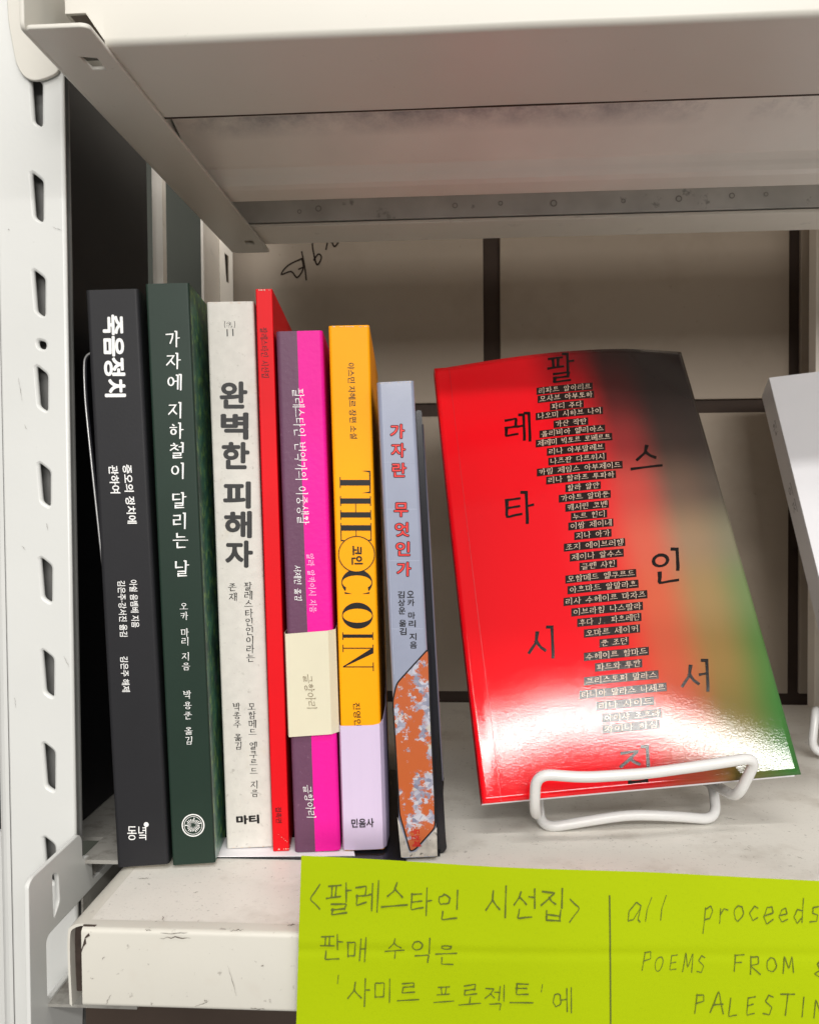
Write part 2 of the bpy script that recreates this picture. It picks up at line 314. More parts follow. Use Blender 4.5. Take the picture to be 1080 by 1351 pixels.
class Letters:
    """lettering that lies a hair above one face of a thing; fr maps face (x, y, h) to the thing's own space"""
    def __init__(s, M, o, ex, ey, bump=None):
        s.Mi = M.inverted(); s.o, s.ex, s.ey = Vector(o), Vector(ex), Vector(ey); s.n = s.ex.cross(s.ey); s.bump = bump
        s.v, s.f, s.k = [], [], 0
    def loc(s, px):
        c = s.Mi @ CO; d = (s.Mi.to_3x3() @ ray(*px)); h = 0
        for _ in range(4 if s.bump else 1):
            t = (s.o+s.n*h-c).dot(s.n)/d.dot(s.n); q = c+d*t-s.o; x, y = q.dot(s.ex), q.dot(s.ey)
            if s.bump: h = s.bump(x, y)
        return Vector((x, y))
    def P(s, x, y, h): return s.o+s.ex*x+s.ey*y+s.n*(h+(s.bump(x, y) if s.bump else 0))
    def put(s, polys, bl, br, tl, h=.00008):
        a, b, c = s.loc(bl), s.loc(br), s.loc(tl)
        for V, F in polys:
            s.k += 1; hh = h+(s.k % 12)*.000006; k = len(s.v)
            for u, v in V:
                p = a+(b-a)*u+(c-a)*v; s.v.append(s.P(p.x, p.y, hh))
            s.f += [tuple(i+k for i in q) for q in F]
        return s
    def down(s, text, p0, p1, h, style='noto', wt=.1, bold=0, track=1.1, space=.5):    # reads top to bottom, turned a quarter clockwise
        pol = noto(text, bold) if style == 'noto' else line_polys(text, style, wt, track, space)
        return s.put(pol, (p0[0]-h/2, p0[1]), (p1[0]-h/2, p1[1]), (p0[0]+h/2, p0[1]))
    def stack(s, items, size, style='serif', wt=.1, bold=0, asp=1.0, h=.00008):          # upright characters at pixel centres
        for ch, x, y in items:
            pol = noto(ch, bold) if style == 'noto' else stroke_polys(ch, style, wt)
            sx = size*asp*(.5 if ch in 'ㅣ' else 1)
            s.put(pol, (x-sx/2, y+size/2), (x+sx/2, y+size/2), (x-sx/2, y-size/2), h)
        return s
    def across(s, text, p0, p1, h, style='noto', wt=.1, bold=0, track=1.1, space=.5):
        pol = noto(text, bold) if style == 'noto' else line_polys(text, style, wt, track, space)
        d = Vector((p1[0]-p0[0], p1[1]-p0[1])).normalized(); n = Vector((d.y, -d.x))*h
        return s.put(pol, (p0[0]-n.x/2, p0[1]-n.y/2), (p1[0]-n.x/2, p1[1]-n.y/2), (p0[0]+n.x/2, p0[1]+n.y/2))
    def build(s, name, m, parent):
        o = obj(name, s.v, s.f, m, parent); s.v, s.f = [], []; return o
def spread(text, p0, p1, sp=.55):
    adv, x = [], 0
    for ch in text:
        if ch == ' ': x += sp; continue
        adv.append((ch, x)); x += 1
    T = adv[-1][1] or 1
    return [(c, p0[0]+(p1[0]-p0[0])*t/T, p0[1]+(p1[1]-p0[1])*t/T) for c, t in adv]
def poly(pts): return (pts, [tuple(q) for q in tessellate_polygon([[Vector((*p, 0)) for p in pts]])])
def ring(cx, cy, r1, r2, n=40, ry=1.0):
    V = []
    for i in range(n): a = 2*math.pi*i/n; V += [(cx+r1*math.cos(a), cy+r1*ry*math.sin(a)), (cx+r2*math.cos(a), cy+r2*ry*math.sin(a))]
    return V, [(2*i, 2*i+1, (2*i+3) % (2*n), (2*i+2) % (2*n)) for i in range(n)]

# ------------------------------------------------------------------ the rack
rack = empty('shelf_rack', 'white slotted steel shelf rack whose two shelves frame the books', 'shelf rack', Matrix.Identity(4))
# front post with tapered slots
PY = .288
holes = []
for (x, y0, y1) in ((40, 97, 165), (41, 226, 291), (43.5, 355, 416), (47, 482, 541), (50.5, 610, 667), (52.5, 735, 794), (55, 857, 919), (56.5, 980, 1043), (57, 1104, 1165)):
    a = [at(x, y0, Y=PY), at(x+15, y0+12, Y=PY), at(x+15, y1+2, Y=PY), at(x+4.5, y1-5, Y=PY)]
    holes.append(rounded([(p.x, p.z) for p in a], .0012, 3))
a = [at(49, 448, Y=PY), at(60, 451, Y=PY), at(60, 461, Y=PY), at(51, 459, Y=PY)]
holes.append(rounded([(p.x, p.z) for p in a], .0012, 3))
plate('front_post', [(-.1655, -.14), (-.1408, -.14), (-.1402, .42), (-.1655, .42)], holes, .0026, XZ(PY+.0013), m_post, rack, .0010)
MB().box((-.1650, .2945, -.14), (-.1415, .2955, .42)).build('slot_shade_plate', mat('slot_shade_grey', (120, 120, 118), .6, .3, .05, 40), rack)  # added grey plate stands in for the shaded inside behind the slots
mb = MB()      # rounded outer bend of the post, turning back
prof = [(-.1652, PY)] + [(-.1652-.006*math.sin(t), PY+.006*(1-math.cos(t))) for t in [math.radians(k*15) for k in range(1, 7)]] + [(-.1712, PY+.03)]
inn = [(x+(.0018 if i > 2 else .0003), y+.0018) for i, (x, y) in enumerate(prof)]
for i in range(len(prof)-1):
    mb.add([(*prof[i], -.14), (*prof[i+1], -.14), (*prof[i+1], .42), (*prof[i], .42)], [(0, 1, 2, 3)])
mb.build('post_bend', m_post, rack, True)
MB().box((-.2, PY+.03, -.14), (-.1712, PY+.032, .42)).build('post_return', m_post, rack)
# lower shelf deck, lip, end hem
def wavy_sheet(name, x0, x1, y0, y1, z, nx, ny, amp, m, parent):
    V = [(x0+(x1-x0)*i/nx, y0+(y1-y0)*j/ny, z+amp*noise.noise((i*.21, j*.33, z*9))) for j in range(ny+1) for i in range(nx+1)]
    F = [(j*(nx+1)+i, j*(nx+1)+i+1, (j+1)*(nx+1)+i+1, (j+1)*(nx+1)+i) for j in range(ny) for i in range(nx)]
    return obj(name, V, F, m, parent, True)
low = MB()
low.box((-.1205, .2525, -.0014), (.62, .533, 0.0)).box((-.1222, .262, -.0014), (-.1206, .533, -.00005))
deck = low.build('lower_shelf', m_shelf, rack)
lip_pts = [(-.1212, -.0255), (.62, -.0195), (.62, .0), (-.1165, .0), (-.1182, -.0009), (-.1176, -.0022), (-.1195, -.0036), (-.1188, -.0052), (-.1212, -.0064)]
# rounded front lip swept from the deck edge
def lip(name, x0, x1, ztop, zbot, y, r, m, parent, flange=.02, updown=1):
    pr = [(y+r+.004, ztop)] + [(y+r-r*math.sin(t), ztop-r*(1-math.cos(t))*1) for t in [math.radians(k*18) for k in range(6)]]
    pr += [(y, zbot+r)] + [(y+r-r*math.cos(t), zbot+r-r*math.sin(t)) for t in [math.radians(k*18) for k in range(1, 6)]] + [(y+r+flange, zbot)]
    nx = 40; V = []; F = []
    for i in range(nx+1):
        x = x0+(x1-x0)*i/nx
        for (yy, zz) in pr: V.append((x, yy+.00015*noise.noise((x*30, 0, 1)), zz+.00025*noise.noise((x*22, zz*40, 3))))
    n = len(pr)
    for i in range(nx):
        for j in range(n-1): F.append((i*n+j, i*n+j+1, (i+1)*n+j+1, (i+1)*n+j))
    return obj(name, V, F, m, parent, True)
lip('shelf_lip', -.1206, .62, .0002, -.0252, .2497, .0016, m_front, deck, .022)
hem = [(-.1190, -.0002), (-.1222, .0002), (-.1252, -.0008), (-.1264, -.003), (-.1266, -.012), (-.1262, -.0262)]
hp = [(p.x, p.y) for p in smooth_path([(*q, 0) for q in hem], 5)]
mb = MB(); mb.prism(hp+[(x+.0008, z-.0007) for x, z in reversed(hp)], lambda x, z, h: Vector((x, .2525+h, z)), .27)
mb.build('end_hem', m_front, deck)
MB().box((-.1262, .256, -.024), (-.1215, .262, -.0016)).build('bare_corner', m_rust, deck)
# lower arm: connector plate with slot, then the arm behind it, shade and grime both in its colour
con = rounded([(.2505, -.085), (.2512, .0125), (.2535, .0142), (.2865, .0146), (.2885, .012), (.2888, .0042), (.2930, .0042), (.2958, .0020), (.2966, -.003), (.2968, -.0068), (.52, -.0068), (.52, -.0325), (.30, -.034), (.288, -.042), (.283, -.085)], .0016, 3)
slot = rounded([(.2665, .0095), (.2705, .0075), (.2712, -.0025), (.2668, -.0065)], .0016, 3)
cut = rounded([(.2618, -.0098), (.40, -.0098), (.40, -.0315), (.2618, -.0315)], .003, 4)
plate('lower_arm', con, [slot, cut], .0016, YZ(-.1392), m_post, rack, .0003)
MB().box((-.1404, .291, -.034), (-.1396, .52, .0018)).build('arm_web', m_grime_shade, rack)
mb = MB(); mb.prism([(-.1403, .2905), (-.1245, .2905), (-.1245, .52), (-.175, .52), (-.175, .3102), (-.1403, .3102)], lambda x, y, h: Vector((x, y, .0019+h)), .0014); mb.build('arm_top', m_grime_shade, rack)
MB().box((-.139, .262, -.0335), (-.108, .52, -.0325)).build('arm_flange', m_grime_shade, rack)
# upper arm
fl = [(-.1268, .2370), (-.1094, .2370), (-.1075, .2381), (-.1066, .4642), (-.1268, .4642)]
h1 = [at(104, 74, Z=.2752), at(128, 76, Z=.2752), at(140, 91, Z=.2752), at(122, 91, Z=.2752)]
h2 = [at(322, 317, Z=.2752), at(333, 317, Z=.2752), at(336, 322, Z=.2752), at(324, 322, Z=.2752)]
ua = plate('upper_arm', rounded(fl, .002, 3), [[(p.x, p.y) for p in h1], [(p.x, p.y) for p in h2]], .0014, Matrix.Translation((0, 0, .2757)), m_upper, rack, .0003)
MB().box((-.124, .249, .2785), (-.112, .262, .2790)).build('shelf_stop', m_grime_shade, ua)
plate('connector', rounded([(.2370, .2752), (.4642, .2752), (.4642, .2950), (.2370, .36)], .002, 3), [], .0014, YZ(-.1275), m_upper, rack, .0003)
tab = rounded([(p.x, p.z) for p in [at(u_, v_, Y=PY-.0012) for u_, v_ in ((8, -40), (12, 30), (22, 85), (32, 102), (46, 108), (62, 104), (79, 96), (79, -40))]], .003, 3)
plate('post_tab', tab, [], .0014, XZ(PY-.0012), m_upper, rack, .0003)
# upper shelf
us = MB().box((-.1190, .2535, .3000), (.62, .4585, .3012)).box((-.1190, .4570, .2802), (.62, .4585, .42)).build('upper_shelf', m_under, rack)  # tall rear board above the deck is added, unseen, to block light
lip('upper_lip', -.1082, .62, .3035, .2765, .2497, .0022, m_upper, us, .0485)
plate('lip_end', [(-.1205, .2865), (-.1140, .2865), (-.1081, .2778), (-.1081, .3035), (-.1205, .3035)], [], .0012, XZ(.2503), m_upper, us, .0001)
MB().box((-.121, .2515, .2870), (-.1198, .475, .3035)).build('end_flange', m_upper, us)
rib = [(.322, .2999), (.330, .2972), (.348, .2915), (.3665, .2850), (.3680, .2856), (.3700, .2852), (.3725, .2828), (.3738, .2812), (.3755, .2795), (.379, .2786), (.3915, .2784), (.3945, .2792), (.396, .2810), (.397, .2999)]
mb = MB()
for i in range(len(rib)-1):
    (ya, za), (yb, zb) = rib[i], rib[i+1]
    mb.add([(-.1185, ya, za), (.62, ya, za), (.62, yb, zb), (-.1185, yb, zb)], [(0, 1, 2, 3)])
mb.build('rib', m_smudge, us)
MB().box((-.1185, .2988, .2763), (.62, .2997, .2785)).build('seam_shade_strip', m_gap, us)  # solid dark strip drawn in for the shade of the seam
MB().box((-.1185, .4297, .2806), (.62, .4312, .2999)).build('rear_web', m_galv, us)
MB().box((-.1185, .4300, .2780), (.62, .4590, .2800), .0006).build('rear_flange', m_under, us)
mb = MB()
for px_, v_ in ((600, 271), (660, 268), (730, 268), (822, 265), (895, 262), (965, 258), (1010, 256), (420, 275), (395, 279)):
    c = at(px_, v_, Y=.4296); rr = rnd.uniform(.0011, .0022)
    V, F = ring(c.x, c.z, rr, rr*.62, 18); mb.add([(x, .4294, z) for x, z in V], F)
mb.build('weld_marks', mat('weld_grey', (150, 147, 142), .5, .4, .1, 200), us)
# rear posts
sl = [at(296.5, 334, Y=.5), at(301.5, 338, Y=.5), at(302, 374, Y=.5), at(298.5, 371, Y=.5)]
plate('rear_post', [(-.1462, -.1), (-.1381, -.1), (-.1381, .42), (-.1462, .42)], [[(p.x, p.z) for p in sl]], .0016, XZ(.5), m_under, rack, .0003)
MB().box((-.1478, .468, -.1), (-.1463, .4995, .42)).build('rear_post_side', m_under, rack)
mb = MB()
for k, (xa, xb, yy) in enumerate(((.2200, .2236, .5215), (.2238, .2262, .518), (.2264, .2300, .5215), (.2302, .2325, .517), (.2327, .26, .5215))): mb.box((xa, yy, -.1), (xb, .532, .42), .0006)
mb.build('rear_corner_post', m_under, rack)

# scuffs on the shelf: dirt with a shape of its own
sc = MB()
def scuff(px0, px1, wd, plane):
    P = [at(*px0, **plane), at(*px1, **plane)]; N = 9; hor = 'Z' in plane
    d = (P[1]-P[0]); n_ = (Vector((-d.y, d.x, 0)) if hor else Vector((-d.z, 0, d.x))).normalized()
    off = Vector((0, 0, .00035)) if hor else Vector((0, -.00045, 0))
    V = []
    for i in range(N):
        t = i/(N-1); q = P[0]+d*t+n_*rnd.uniform(-.5, .5)*wd+off; ww = .6*wd*math.sin(math.pi*(.08+.84*t))*rnd.uniform(.3, 1)
        V += [q+n_*ww/2, q-n_*ww/2]
    wd *= 1; sc.add(V, [(2*i, 2*i+1, 2*i+3, 2*i+2) for i in range(N-1)])
LF = dict(Y=.2497); LT = dict(Z=0.0)
for a, b, wd in (((211, 1237), (252, 1236), .0007), ((212, 1231), (248, 1230), .0005), ((192, 1226), (200, 1227), .0006), ((304, 1228), (322, 1226), .0006),
                 ((301, 1273), (312, 1313), .0003), ((345, 1273), (348, 1274), .0009), ((258, 1328), (276, 1319), .0005), ((270, 1318), (274, 1322), .0007), ((140, 1325), (147, 1312), .0004),
                 ((120, 1290), (124, 1291), .0004), ((135, 1265), (139, 1262), .0004), ((330, 1330), (350, 1331), .0004), ((200, 1322), (201, 1326), .0005)): scuff(a, b, wd, LF)
for a, b, wd in (((214, 1210), (216, 1217), .0006), ((379, 1223), (389, 1221), .0012), ((181, 1161), (200, 1160), .0006), ((255, 1180), (262, 1178), .0006), ((810, 1072), (828, 1076), .0007), ((955, 1080), (972, 1083), .0008),
                 ((1050, 1132), (1060, 1134), .0008), ((940, 1113), (946, 1111), .0005), ((985, 1118), (990, 1122), .0004), ((700, 1115), (712, 1116), .0004)): scuff(a, b, wd, LT)
for a, b, wd in (((33, 560), (36, 566), .0004), ((25, 498), (30, 530), .0002), ((70, 300), (82, 304), .0003), ((12, 302), (13, 304), .0006), ((85, 865), (92, 880), .0003), ((30, 720), (34, 726), .0003), ((20, 920), (22, 934), .0003), ((62, 690), (64, 700), .0003)): scuff(a, b, wd, dict(Y=PY))
for k in range(90):
    u_, v_ = rnd.uniform(600, 1079), rnd.uniform(1040, 1150); scuff((u_, v_), (u_+rnd.uniform(1, 3), v_+rnd.uniform(-.6, .6)), .0004, LT)
ch_ = [(-.1207, .0004), (-.1165, .0004), (-.1172, -.0006), (-.1182, -.0009), (-.1178, -.0021), (-.1192, -.0029), (-.1190, -.0046), (-.1200, -.0058), (-.1207, -.0078)]
mb = MB(); mb.prism(ch_, lambda x, z, h: Vector((x, .24945+max(0, z+.0012)*1.2+h, z)), .0004); mb.build('chipped_corner', m_rust, deck)
sc.build('scuffs', mat('dark_scuffs', (104, 96, 88), .8, .1, .3, 300), deck)

# ------------------------------------------------------------------ what stands round the rack
bp = MB().box((-.19, .315, .0036), (-.1552, .406, .46), .0006).build('black_panel', m_black)
tag(bp, 'tall black board upright between the slotted white post and the black book', 'board')
sp_ = empty('side_board', 'grey green board with a pale edge strip behind the tall black board', 'board', Matrix.Identity(4))
MB().box((-.30, .542, -.2), (-.1565, .546, .5)).build('board_face', m_sidegreen, sp_)
MB().box((-.1600, .425, -.1), (-.1545, .4305, .5)).build('edge_strip', m_under, sp_)
bw = empty('back_wall', 'brown grey panelled wall with dark joints behind the rack', 'wall', Matrix.Identity(4))
MB().box((-.6, .5535, -.5), (.9, .5575, .8)).build('backing', m_gap, bw)
for (a, b) in (((-.156, .1973), (.0169, .6)), ((.0280, .1973), (.2152, .6)), ((-.156, .0030), (.2152, .1884)), ((.2224, .003), (.6, .6))):
    MB().box((a[0], .550, a[1]), (b[0], .5533, b[1]), .0008).build('panel', m_wall, bw)
MB().box((-.5, .551, -.4), (.6, .5533, -.006)).build('lower_panel', mat('shaded_wall_brown', (70, 58, 50), .6, .3, .1, 20), bw)  # wall under the shelf, its darkness there put into the colour
L = Letters(Matrix.Identity(4), (0, .55, 0), (1, 0, 0), (0, 0, 1)); hs = []
for pts in ([(398, 341), (380, 350), (371, 362), (384, 358), (392, 366), (400, 354), (398, 341)], [(398, 332), (402, 352), (404, 369)], [(401, 352), (394, 355)],
            [(412, 319), (413, 330), (418, 349), (424, 340), (420, 335), (414, 343)], [(432, 319), (430, 329)], [(437, 317), (441, 325), (446, 320)]):
    q = [L.loc(p) for p in pts]; q = [(p.x, p.y) for p in smooth_path([(*p, 0) for p in q], 4)]
    V, F = ribbon(q, lambda t, d: .0010); hs.append((V, F))
for V, F in hs:
    k = len(L.v); L.k += 1; L.v += [L.P(x, y, .0002+L.k*1e-5) for x, y in V]; L.f += [tuple(i+k for i in f) for f in F]
L.build('marker_writing', m_marker, bw)

# ------------------------------------------------------------------ books in the row
rubs = []
def book(name, label, bl, br, tl, D, cover_mats, midx=None, r=.0009, pages=True, Z=.0013, yaw=0):
    """paperback: bent cover shell (spine, two boards) and page block; returns root, size and lettering face of the spine"""
    A = at(*bl, Z=Z); Y = A.y
    C = at(*tl, Y=Y); yaw = math.radians(yaw)
    ang = math.atan2(-(C-A).x, (C-A).z); H = (C-A).length
    R3 = Matrix.Rotation(yaw, 4, 'Z') @ Matrix.Rotation(-ang, 4, 'Y'); e = R3 @ Vector((1, 0, 0))
    q = ray(*br); k = q.x/q.y; T = (k*A.y-A.x)/(e.x-k*e.y)       # thickness that puts the other corner on its line of sight
    M = Matrix.Translation(A) @ R3
    root = empty(name, label, 'book', M)
    t = .0005; n = 5
    out = [(0, D), (0, D*.5), (0, r)] + [(r-r*math.cos(a), r-r*math.sin(a)) for a in [math.pi/2*k/n for k in range(1, n)]]
    m_ = 25
    out += [(r+(T-2*r)*k/m_, 0) for k in range(m_+1)]
    out += [(T-r+r*math.sin(a), r-r*math.cos(a)) for a in [math.pi/2*k/n for k in range(1, n)]] + [(T, r), (T, D*.5), (T, D)]
    inn = [(min(max(x, t), T-t), max(y, t) if 0 < x < T or y < r*1.01 else y) for x, y in out]
    N = len(out); zs = 24
    V = []; F = []; MI = []
    for j in range(zs+1):
        z = H*j/zs
        V += [(x, y, z) for x, y in out]
    k0 = len(V); V += [(x, y, 0) for x, y in inn] + [(x, y, H) for x, y in inn]
    def mi(i): return midx((out[i][0]+out[i+1][0])/2/T, (out[i][1]+out[i+1][1])/2) if midx else 0
    for j in range(zs):
        for i in range(N-1): F.append((j*N+i, j*N+i+1, (j+1)*N+i+1, (j+1)*N+i)); MI.append(mi(i))
    for i in range(N-1):
        F += [(i, i+1, k0+i+1, k0+i), (zs*N+i, zs*N+i+1, k0+N+i+1, k0+N+i), (k0+i, k0+i+1, k0+N+i+1, k0+N+i)]; MI += [mi(i)]*3
    o = obj('cover', V, F, cover_mats, root, False, MI)
    if pages: MB().box((t*1.4, .0012, .0006), (T-t*1.4, D-.001, H-.0006)).build('page_block', m_pages, root)
    return root, M, T, H, Letters(M, (0, 0, 0), (1, 0, 0), (0, 0, 1))

# 1 black book
m_bk = mat('black_matt_cover', (34, 34, 37), .5, .25, .05, 80, None, .05, 900)
b, M, T, H, L = book('paperback_book', 'tall charcoal paperback with bold white turned title, leftmost in the row', (154.5, 1145), (223, 1141), (114, 383.5), .142, m_bk, r=.0014, yaw=7)
L.down('죽음정치', (149, 415), (152.5, 524), 28, bold=.035)
L.down('증오의 정치에', (167.5, 613), (174.5, 691), 12.5, bold=.02).down('관하여', (149, 614), (152.5, 651), 13, bold=.02)
L.down('아쉴 음벰베 지음', (175.5, 765), (179, 828), 10.5, bold=.012).down('김은주·강서진 옮김', (160, 766), (163.5, 840), 10.5, bold=.012).down('김은주 해제', (163.5, 866), (166.5, 913), 10.5, bold=.012)
L.build('title_lettering', m_white_ink, b)
L.across('동녘', (168, 1099), (193, 1099), 19, bold=.0)
L.put([ring(0, 0, 1, .0, 24)], (193, 1088), (196.2, 1088), (193, 1084.8)); L.build('publisher_mark', m_white_ink, b)

# 2 dark green book
m_gr = mat('dark_green_cover', (30, 48, 39), .45, .25, .05, 60, None, .03, 900)
m_leaf = mat('forest_picture', (54, 104, 88), .3, .5, .5, 120, [(260, .52, .6, (128, 170, 92), .8), (90, .58, .66, (22, 60, 56), .9), (50, .62, .7, (96, 104, 112), .9)], 0, 900, coat=.4)
b, M, T, H, L = book('paperback_book', 'dark green paperback with round white emblem, second from the left in the row', (227.5, 1142), (284, 1139), (192.5, 375), .145, [m_gr, m_leaf], lambda x, y: 1 if y > .0008 else 0, yaw=7)
ys = [447, 476, 504, 541, 568, 594, 621, 660, 687, 713, 750]
L.stack([(c, 227.5+(y-447)*.0405, y) for c, y in zip('가자에지하철이달리는날', ys)], 20.5, 'serif', .115, asp=.95)
ys = [800, 812.5, 834.5, 846, 866, 879, 916.5, 930.5, 944, 964, 977]
L.stack([(c, 242.5+(y-800)*.038, y) for c, y in zip('오카마리지음박용준옮김', ys)], 10.5, 'serif', .1)
L.build('title_lettering', m_white_ink, b)
em = [ring(0, 0, 1, .9), ring(0, 0, .80, .76)]
for k in range(22):
    a = 2*math.pi*k/22; r1, r2 = rnd.uniform(.1, .2), rnd.uniform(.5, .74); w_ = .07
    em.append(([(r1*math.cos(a), r1*math.sin(a)), (r2*math.cos(a-w_), r2*math.sin(a-w_)), (r2*math.cos(a+w_), r2*math.sin(a+w_))], [(0, 1, 2)]))
L.put(em, (254.8, 1089), (269.8, 1089), (254.8, 1074)); L.build('emblem', m_white_ink, b)

# 3 beige book
m_be = mat('mottled_grey_cover', (206, 203, 196), .6, .3, .05, 250, [(420, .60, .72, (150, 146, 138), .55), (70, .6, .75, (196, 186, 168), .6)], .1, 700)
m_dk = mat('charcoal_ink', (52, 52, 52), .5, .3, 0)
b, M, T, H, L = book('paperback_book', 'mottled pale grey paperback with heavy charcoal title', (299, 1120), (360, 1117.5), (272.8, 398.8), .142, m_be, yaw=6.5)
L.stack([(c, 308+(y-521)*.035, y) for c, y in zip('완벽한피해자', (521, 562, 601, 653, 692, 731))], 36, 'noto', bold=.036, asp=1.02)
L.across('11', (299, 439), (308, 438.6), 9.5); L.put([ring(0, 0, 1, .0, 5)], (303.3, 428), (304.2, 428), (303.3, 427))
for k in range(16):
    a, r_ = rnd.uniform(0, 6.28), rnd.uniform(1.5, 4.2); L.put([ring(0, 0, 1, 0, 5)], (303+r_*math.cos(a), 428+r_*math.sin(a)), (303.5+r_*math.cos(a), 428+r_*math.sin(a)), (303+r_*math.cos(a), 427.5+r_*math.sin(a)))
for sg in (-1, 1):
    q = [(sg*(1+.35*math.cos(t))-sg*.2, math.sin(t)) for t in [-.9+.3*k for k in range(7)]]
    L.put([ribbon(q, lambda t, d: .12)], (303, 428), (309, 428), (303, 422.5))
L.build('title_lettering', m_dk, b)
L.stack(spread('팔레스타인인이라는', (327, 773.5), (330.5, 868)), 10.8, 'serif', .11).stack(spread('존재', (306.5, 774.5), (307.3, 787.5)), 10.8, 'serif', .11)
L.stack(spread('모함메드 엘쿠르드 지음', (332, 932.5), (336, 1046.5)), 10, 'serif', .11).stack(spread('박종주 옮김', (312, 932.5), (314.5, 984)), 10, 'serif', .11)
L.build('author_lettering', m_ink, b)
L.across('마티', (311.5, 1082.3), (342, 1080.6), 12, bold=.05); L.build('publisher_mark', m_ink, b)
rubs.append((b, L, [((300, 1118.6), (359, 1116.8), 10, .00025), ((274, 399.6), (331, 399.6), 6, .0002)]))

# 4 thin red book
m_red = mat('red_gloss_cover', (216, 8, 22), .5, .2, .03, 60, None, .04, 500)
m_dred = mat('dark_red_ink', (70, 8, 12), .5, .3, 0)
b, M, T, H, L = book('thin_book', 'thin glossy red paperback squeezed between the grey and the magenta book', (360, 1123.5), (381.5, 1122), (337.3, 381.6), .128, m_red, r=.0005, yaw=6.3)
L.down('팔레스타인 시선집', (347.5, 432), (350, 499), 9, 'brush', .13).down('접촉면', (367, 1065), (368, 1086), 8, bold=.01); L.build('title_lettering', m_dred, b)
rubs.append((b, L, [((338, 382.6), (357, 382.6), 12, .0004), ((361, 1121), (381, 1120), 8, .0004), ((366, 1100), (380, 1112), 7, .0002)]))

# 5 magenta book with band
m_mg = mat('magenta_cover', (228, 18, 150), .5, .25, .03, 60, None, .28, 500)
m_pu = mat('plum_cover', (100, 62, 88), .5, .35, .05, 60, [(700, .62, .7, (140, 106, 128), .4)], .3, 500)
b, M, T, H, L = book('paperback_book', 'paperback with half plum, half magenta spine and a cream paper band', (388.5, 1125), (449, 1122.5), (364, 437.5), .134, [m_pu, m_mg], lambda x, y: 0 if x < .44 else 1, r=.0016, yaw=5.5)
L.down('팔레스타인 번역가의 이중생활', (393, 512), (400, 692), 15.5, 'serif', .08, track=1.05); L.build('title_lettering', m_white_ink, b)
L.down('서제인 옮김', (392, 746), (393.5, 793), 9.5, 'serif', .11).down('글항아리', (405, 1036), (411, 1080), 11.5, 'brush', .09, track=1.05); L.build('author_lettering', m_white_ink, b)
L.down('알라 알카이시 지음', (409, 730), (413.5, 808), 9.5, 'serif', .1); L.build('translator_lettering', mat('pale_pink_ink', (244, 190, 226), .5, .3, 0), b)
m_band = mat('cream_paper_band', (214, 208, 184), .6, .3, .02, 60, None, .04, 400)
p0, p1, p2, p3 = L.loc((376.5, 836)), L.loc((440, 831)), L.loc((447, 967)), L.loc((384, 971.5))
mb = MB(); g = .0011
ring_ = [(-g, .07), (-g, .002), (-.0004, -g), (T*.86, -g*1.1), (T*.9, -g), (T+g*.9, .0015), (T+g, .07)]
n_ = len(ring_)
for zz in (lambda x: p3.y+(p2.y-p3.y)*max(0, min(1, x/T)), lambda x: p0.y+(p1.y-p0.y)*max(0, min(1, x/T))): mb.v += [Vector((x, y, zz(x))) for x, y in ring_]
for s_ in (0, 1): mb.v += [Vector((x*.985+T*.0075, y+.0004, mb.v[s_*n_+i].z)) for i, (x, y) in enumerate(ring_)]
for i in range(n_-1): mb.f += [(i, i+1, n_+i+1, n_+i), (2*n_+i, 2*n_+i+1, 3*n_+i+1, 3*n_+i), (i, i+1, 2*n_+i+1, 2*n_+i), (n_+i, n_+i+1, 3*n_+i+1, 3*n_+i)]
bd = mb.build('paper_band', m_band, b)
L2 = Letters(M, (0, -.0013, 0), (1, 0, 0), (0, 0, 1))
L2.down('글항아리', (405.5, 890), (411.5, 936), 12.5, 'brush', .075, track=1.05); L2.build('band_lettering', mat('brown_ink', (110, 92, 66), .6, .2, 0), bd)

# 6 yellow book
m_ye = mat('amber_cover', (246, 164, 0), .5, .2, .02, 60, None, .04, 700)
b, M, T, H, L = book('paperback_book', 'amber yellow paperback with thin turned capitals and a lilac paper band', (454, 1122.5), (507, 1121.5), (433.2, 430), .134, m_ye, r=.0012, yaw=4.3)
L.down('야스민 자헤르 장편 소설', (462.5, 478.5), (466.5, 579), 9.5, bold=.012).down('진영인', (470, 927), (472, 958), 9.5, bold=.012)
L.build('author_lettering', m_ink, b)
def RS(n=8): return ([p for i in range(n+1) for p in ((i/n, 0), (i/n, 1))], [(2*i, 2*i+2, 2*i+3, 2*i+1) for i in range(n)])
def R_(x0, y0, x1, y1): return ([(x0, y0), (x1, y0), (x1, y1), (x0, y1)], [(0, 1, 2, 3)])
LT_ = {'T': [R_(.41, 0, .66, 1), R_(0, .96, 1, 1), poly([(0, .96), (.07, .96), (.0, .72)]), poly([(.93, .96), (1, .96), (1, .72)]), R_(.28, 0, .78, .03)],
 'H': [R_(.1, 0, .34, 1), R_(.72, 0, .96, 1), R_(.34, .49, .72, .515), R_(0, 0, .44, .03), R_(0, .97, .44, 1), R_(.62, 0, 1.06, .03), R_(.62, .97, 1.06, 1)],
 'E': [R_(.12, 0, .42, 1), R_(0, .97, .98, 1), R_(0, 0, 1, .03), R_(.42, .49, .78, .515), poly([(.9, .97), (.98, .97), (.98, .75)]), poly([(.92, .03), (1, .3), (1, .03)]), R_(.74, .4, .79, .6)],
 'I': [R_(.1, 0, .9, 1), R_(-.4, 0, 1.4, .03), R_(-.4, .97, 1.4, 1)],
 'N': [R_(.12, 0, .16, 1), R_(.86, 0, .9, 1), poly([(.1, 1), (.34, 1), (.9, 0), (.86, 0)]), R_(0, 0, .3, .03), R_(0, .97, .3, 1), R_(.7, .97, 1.05, 1)]}
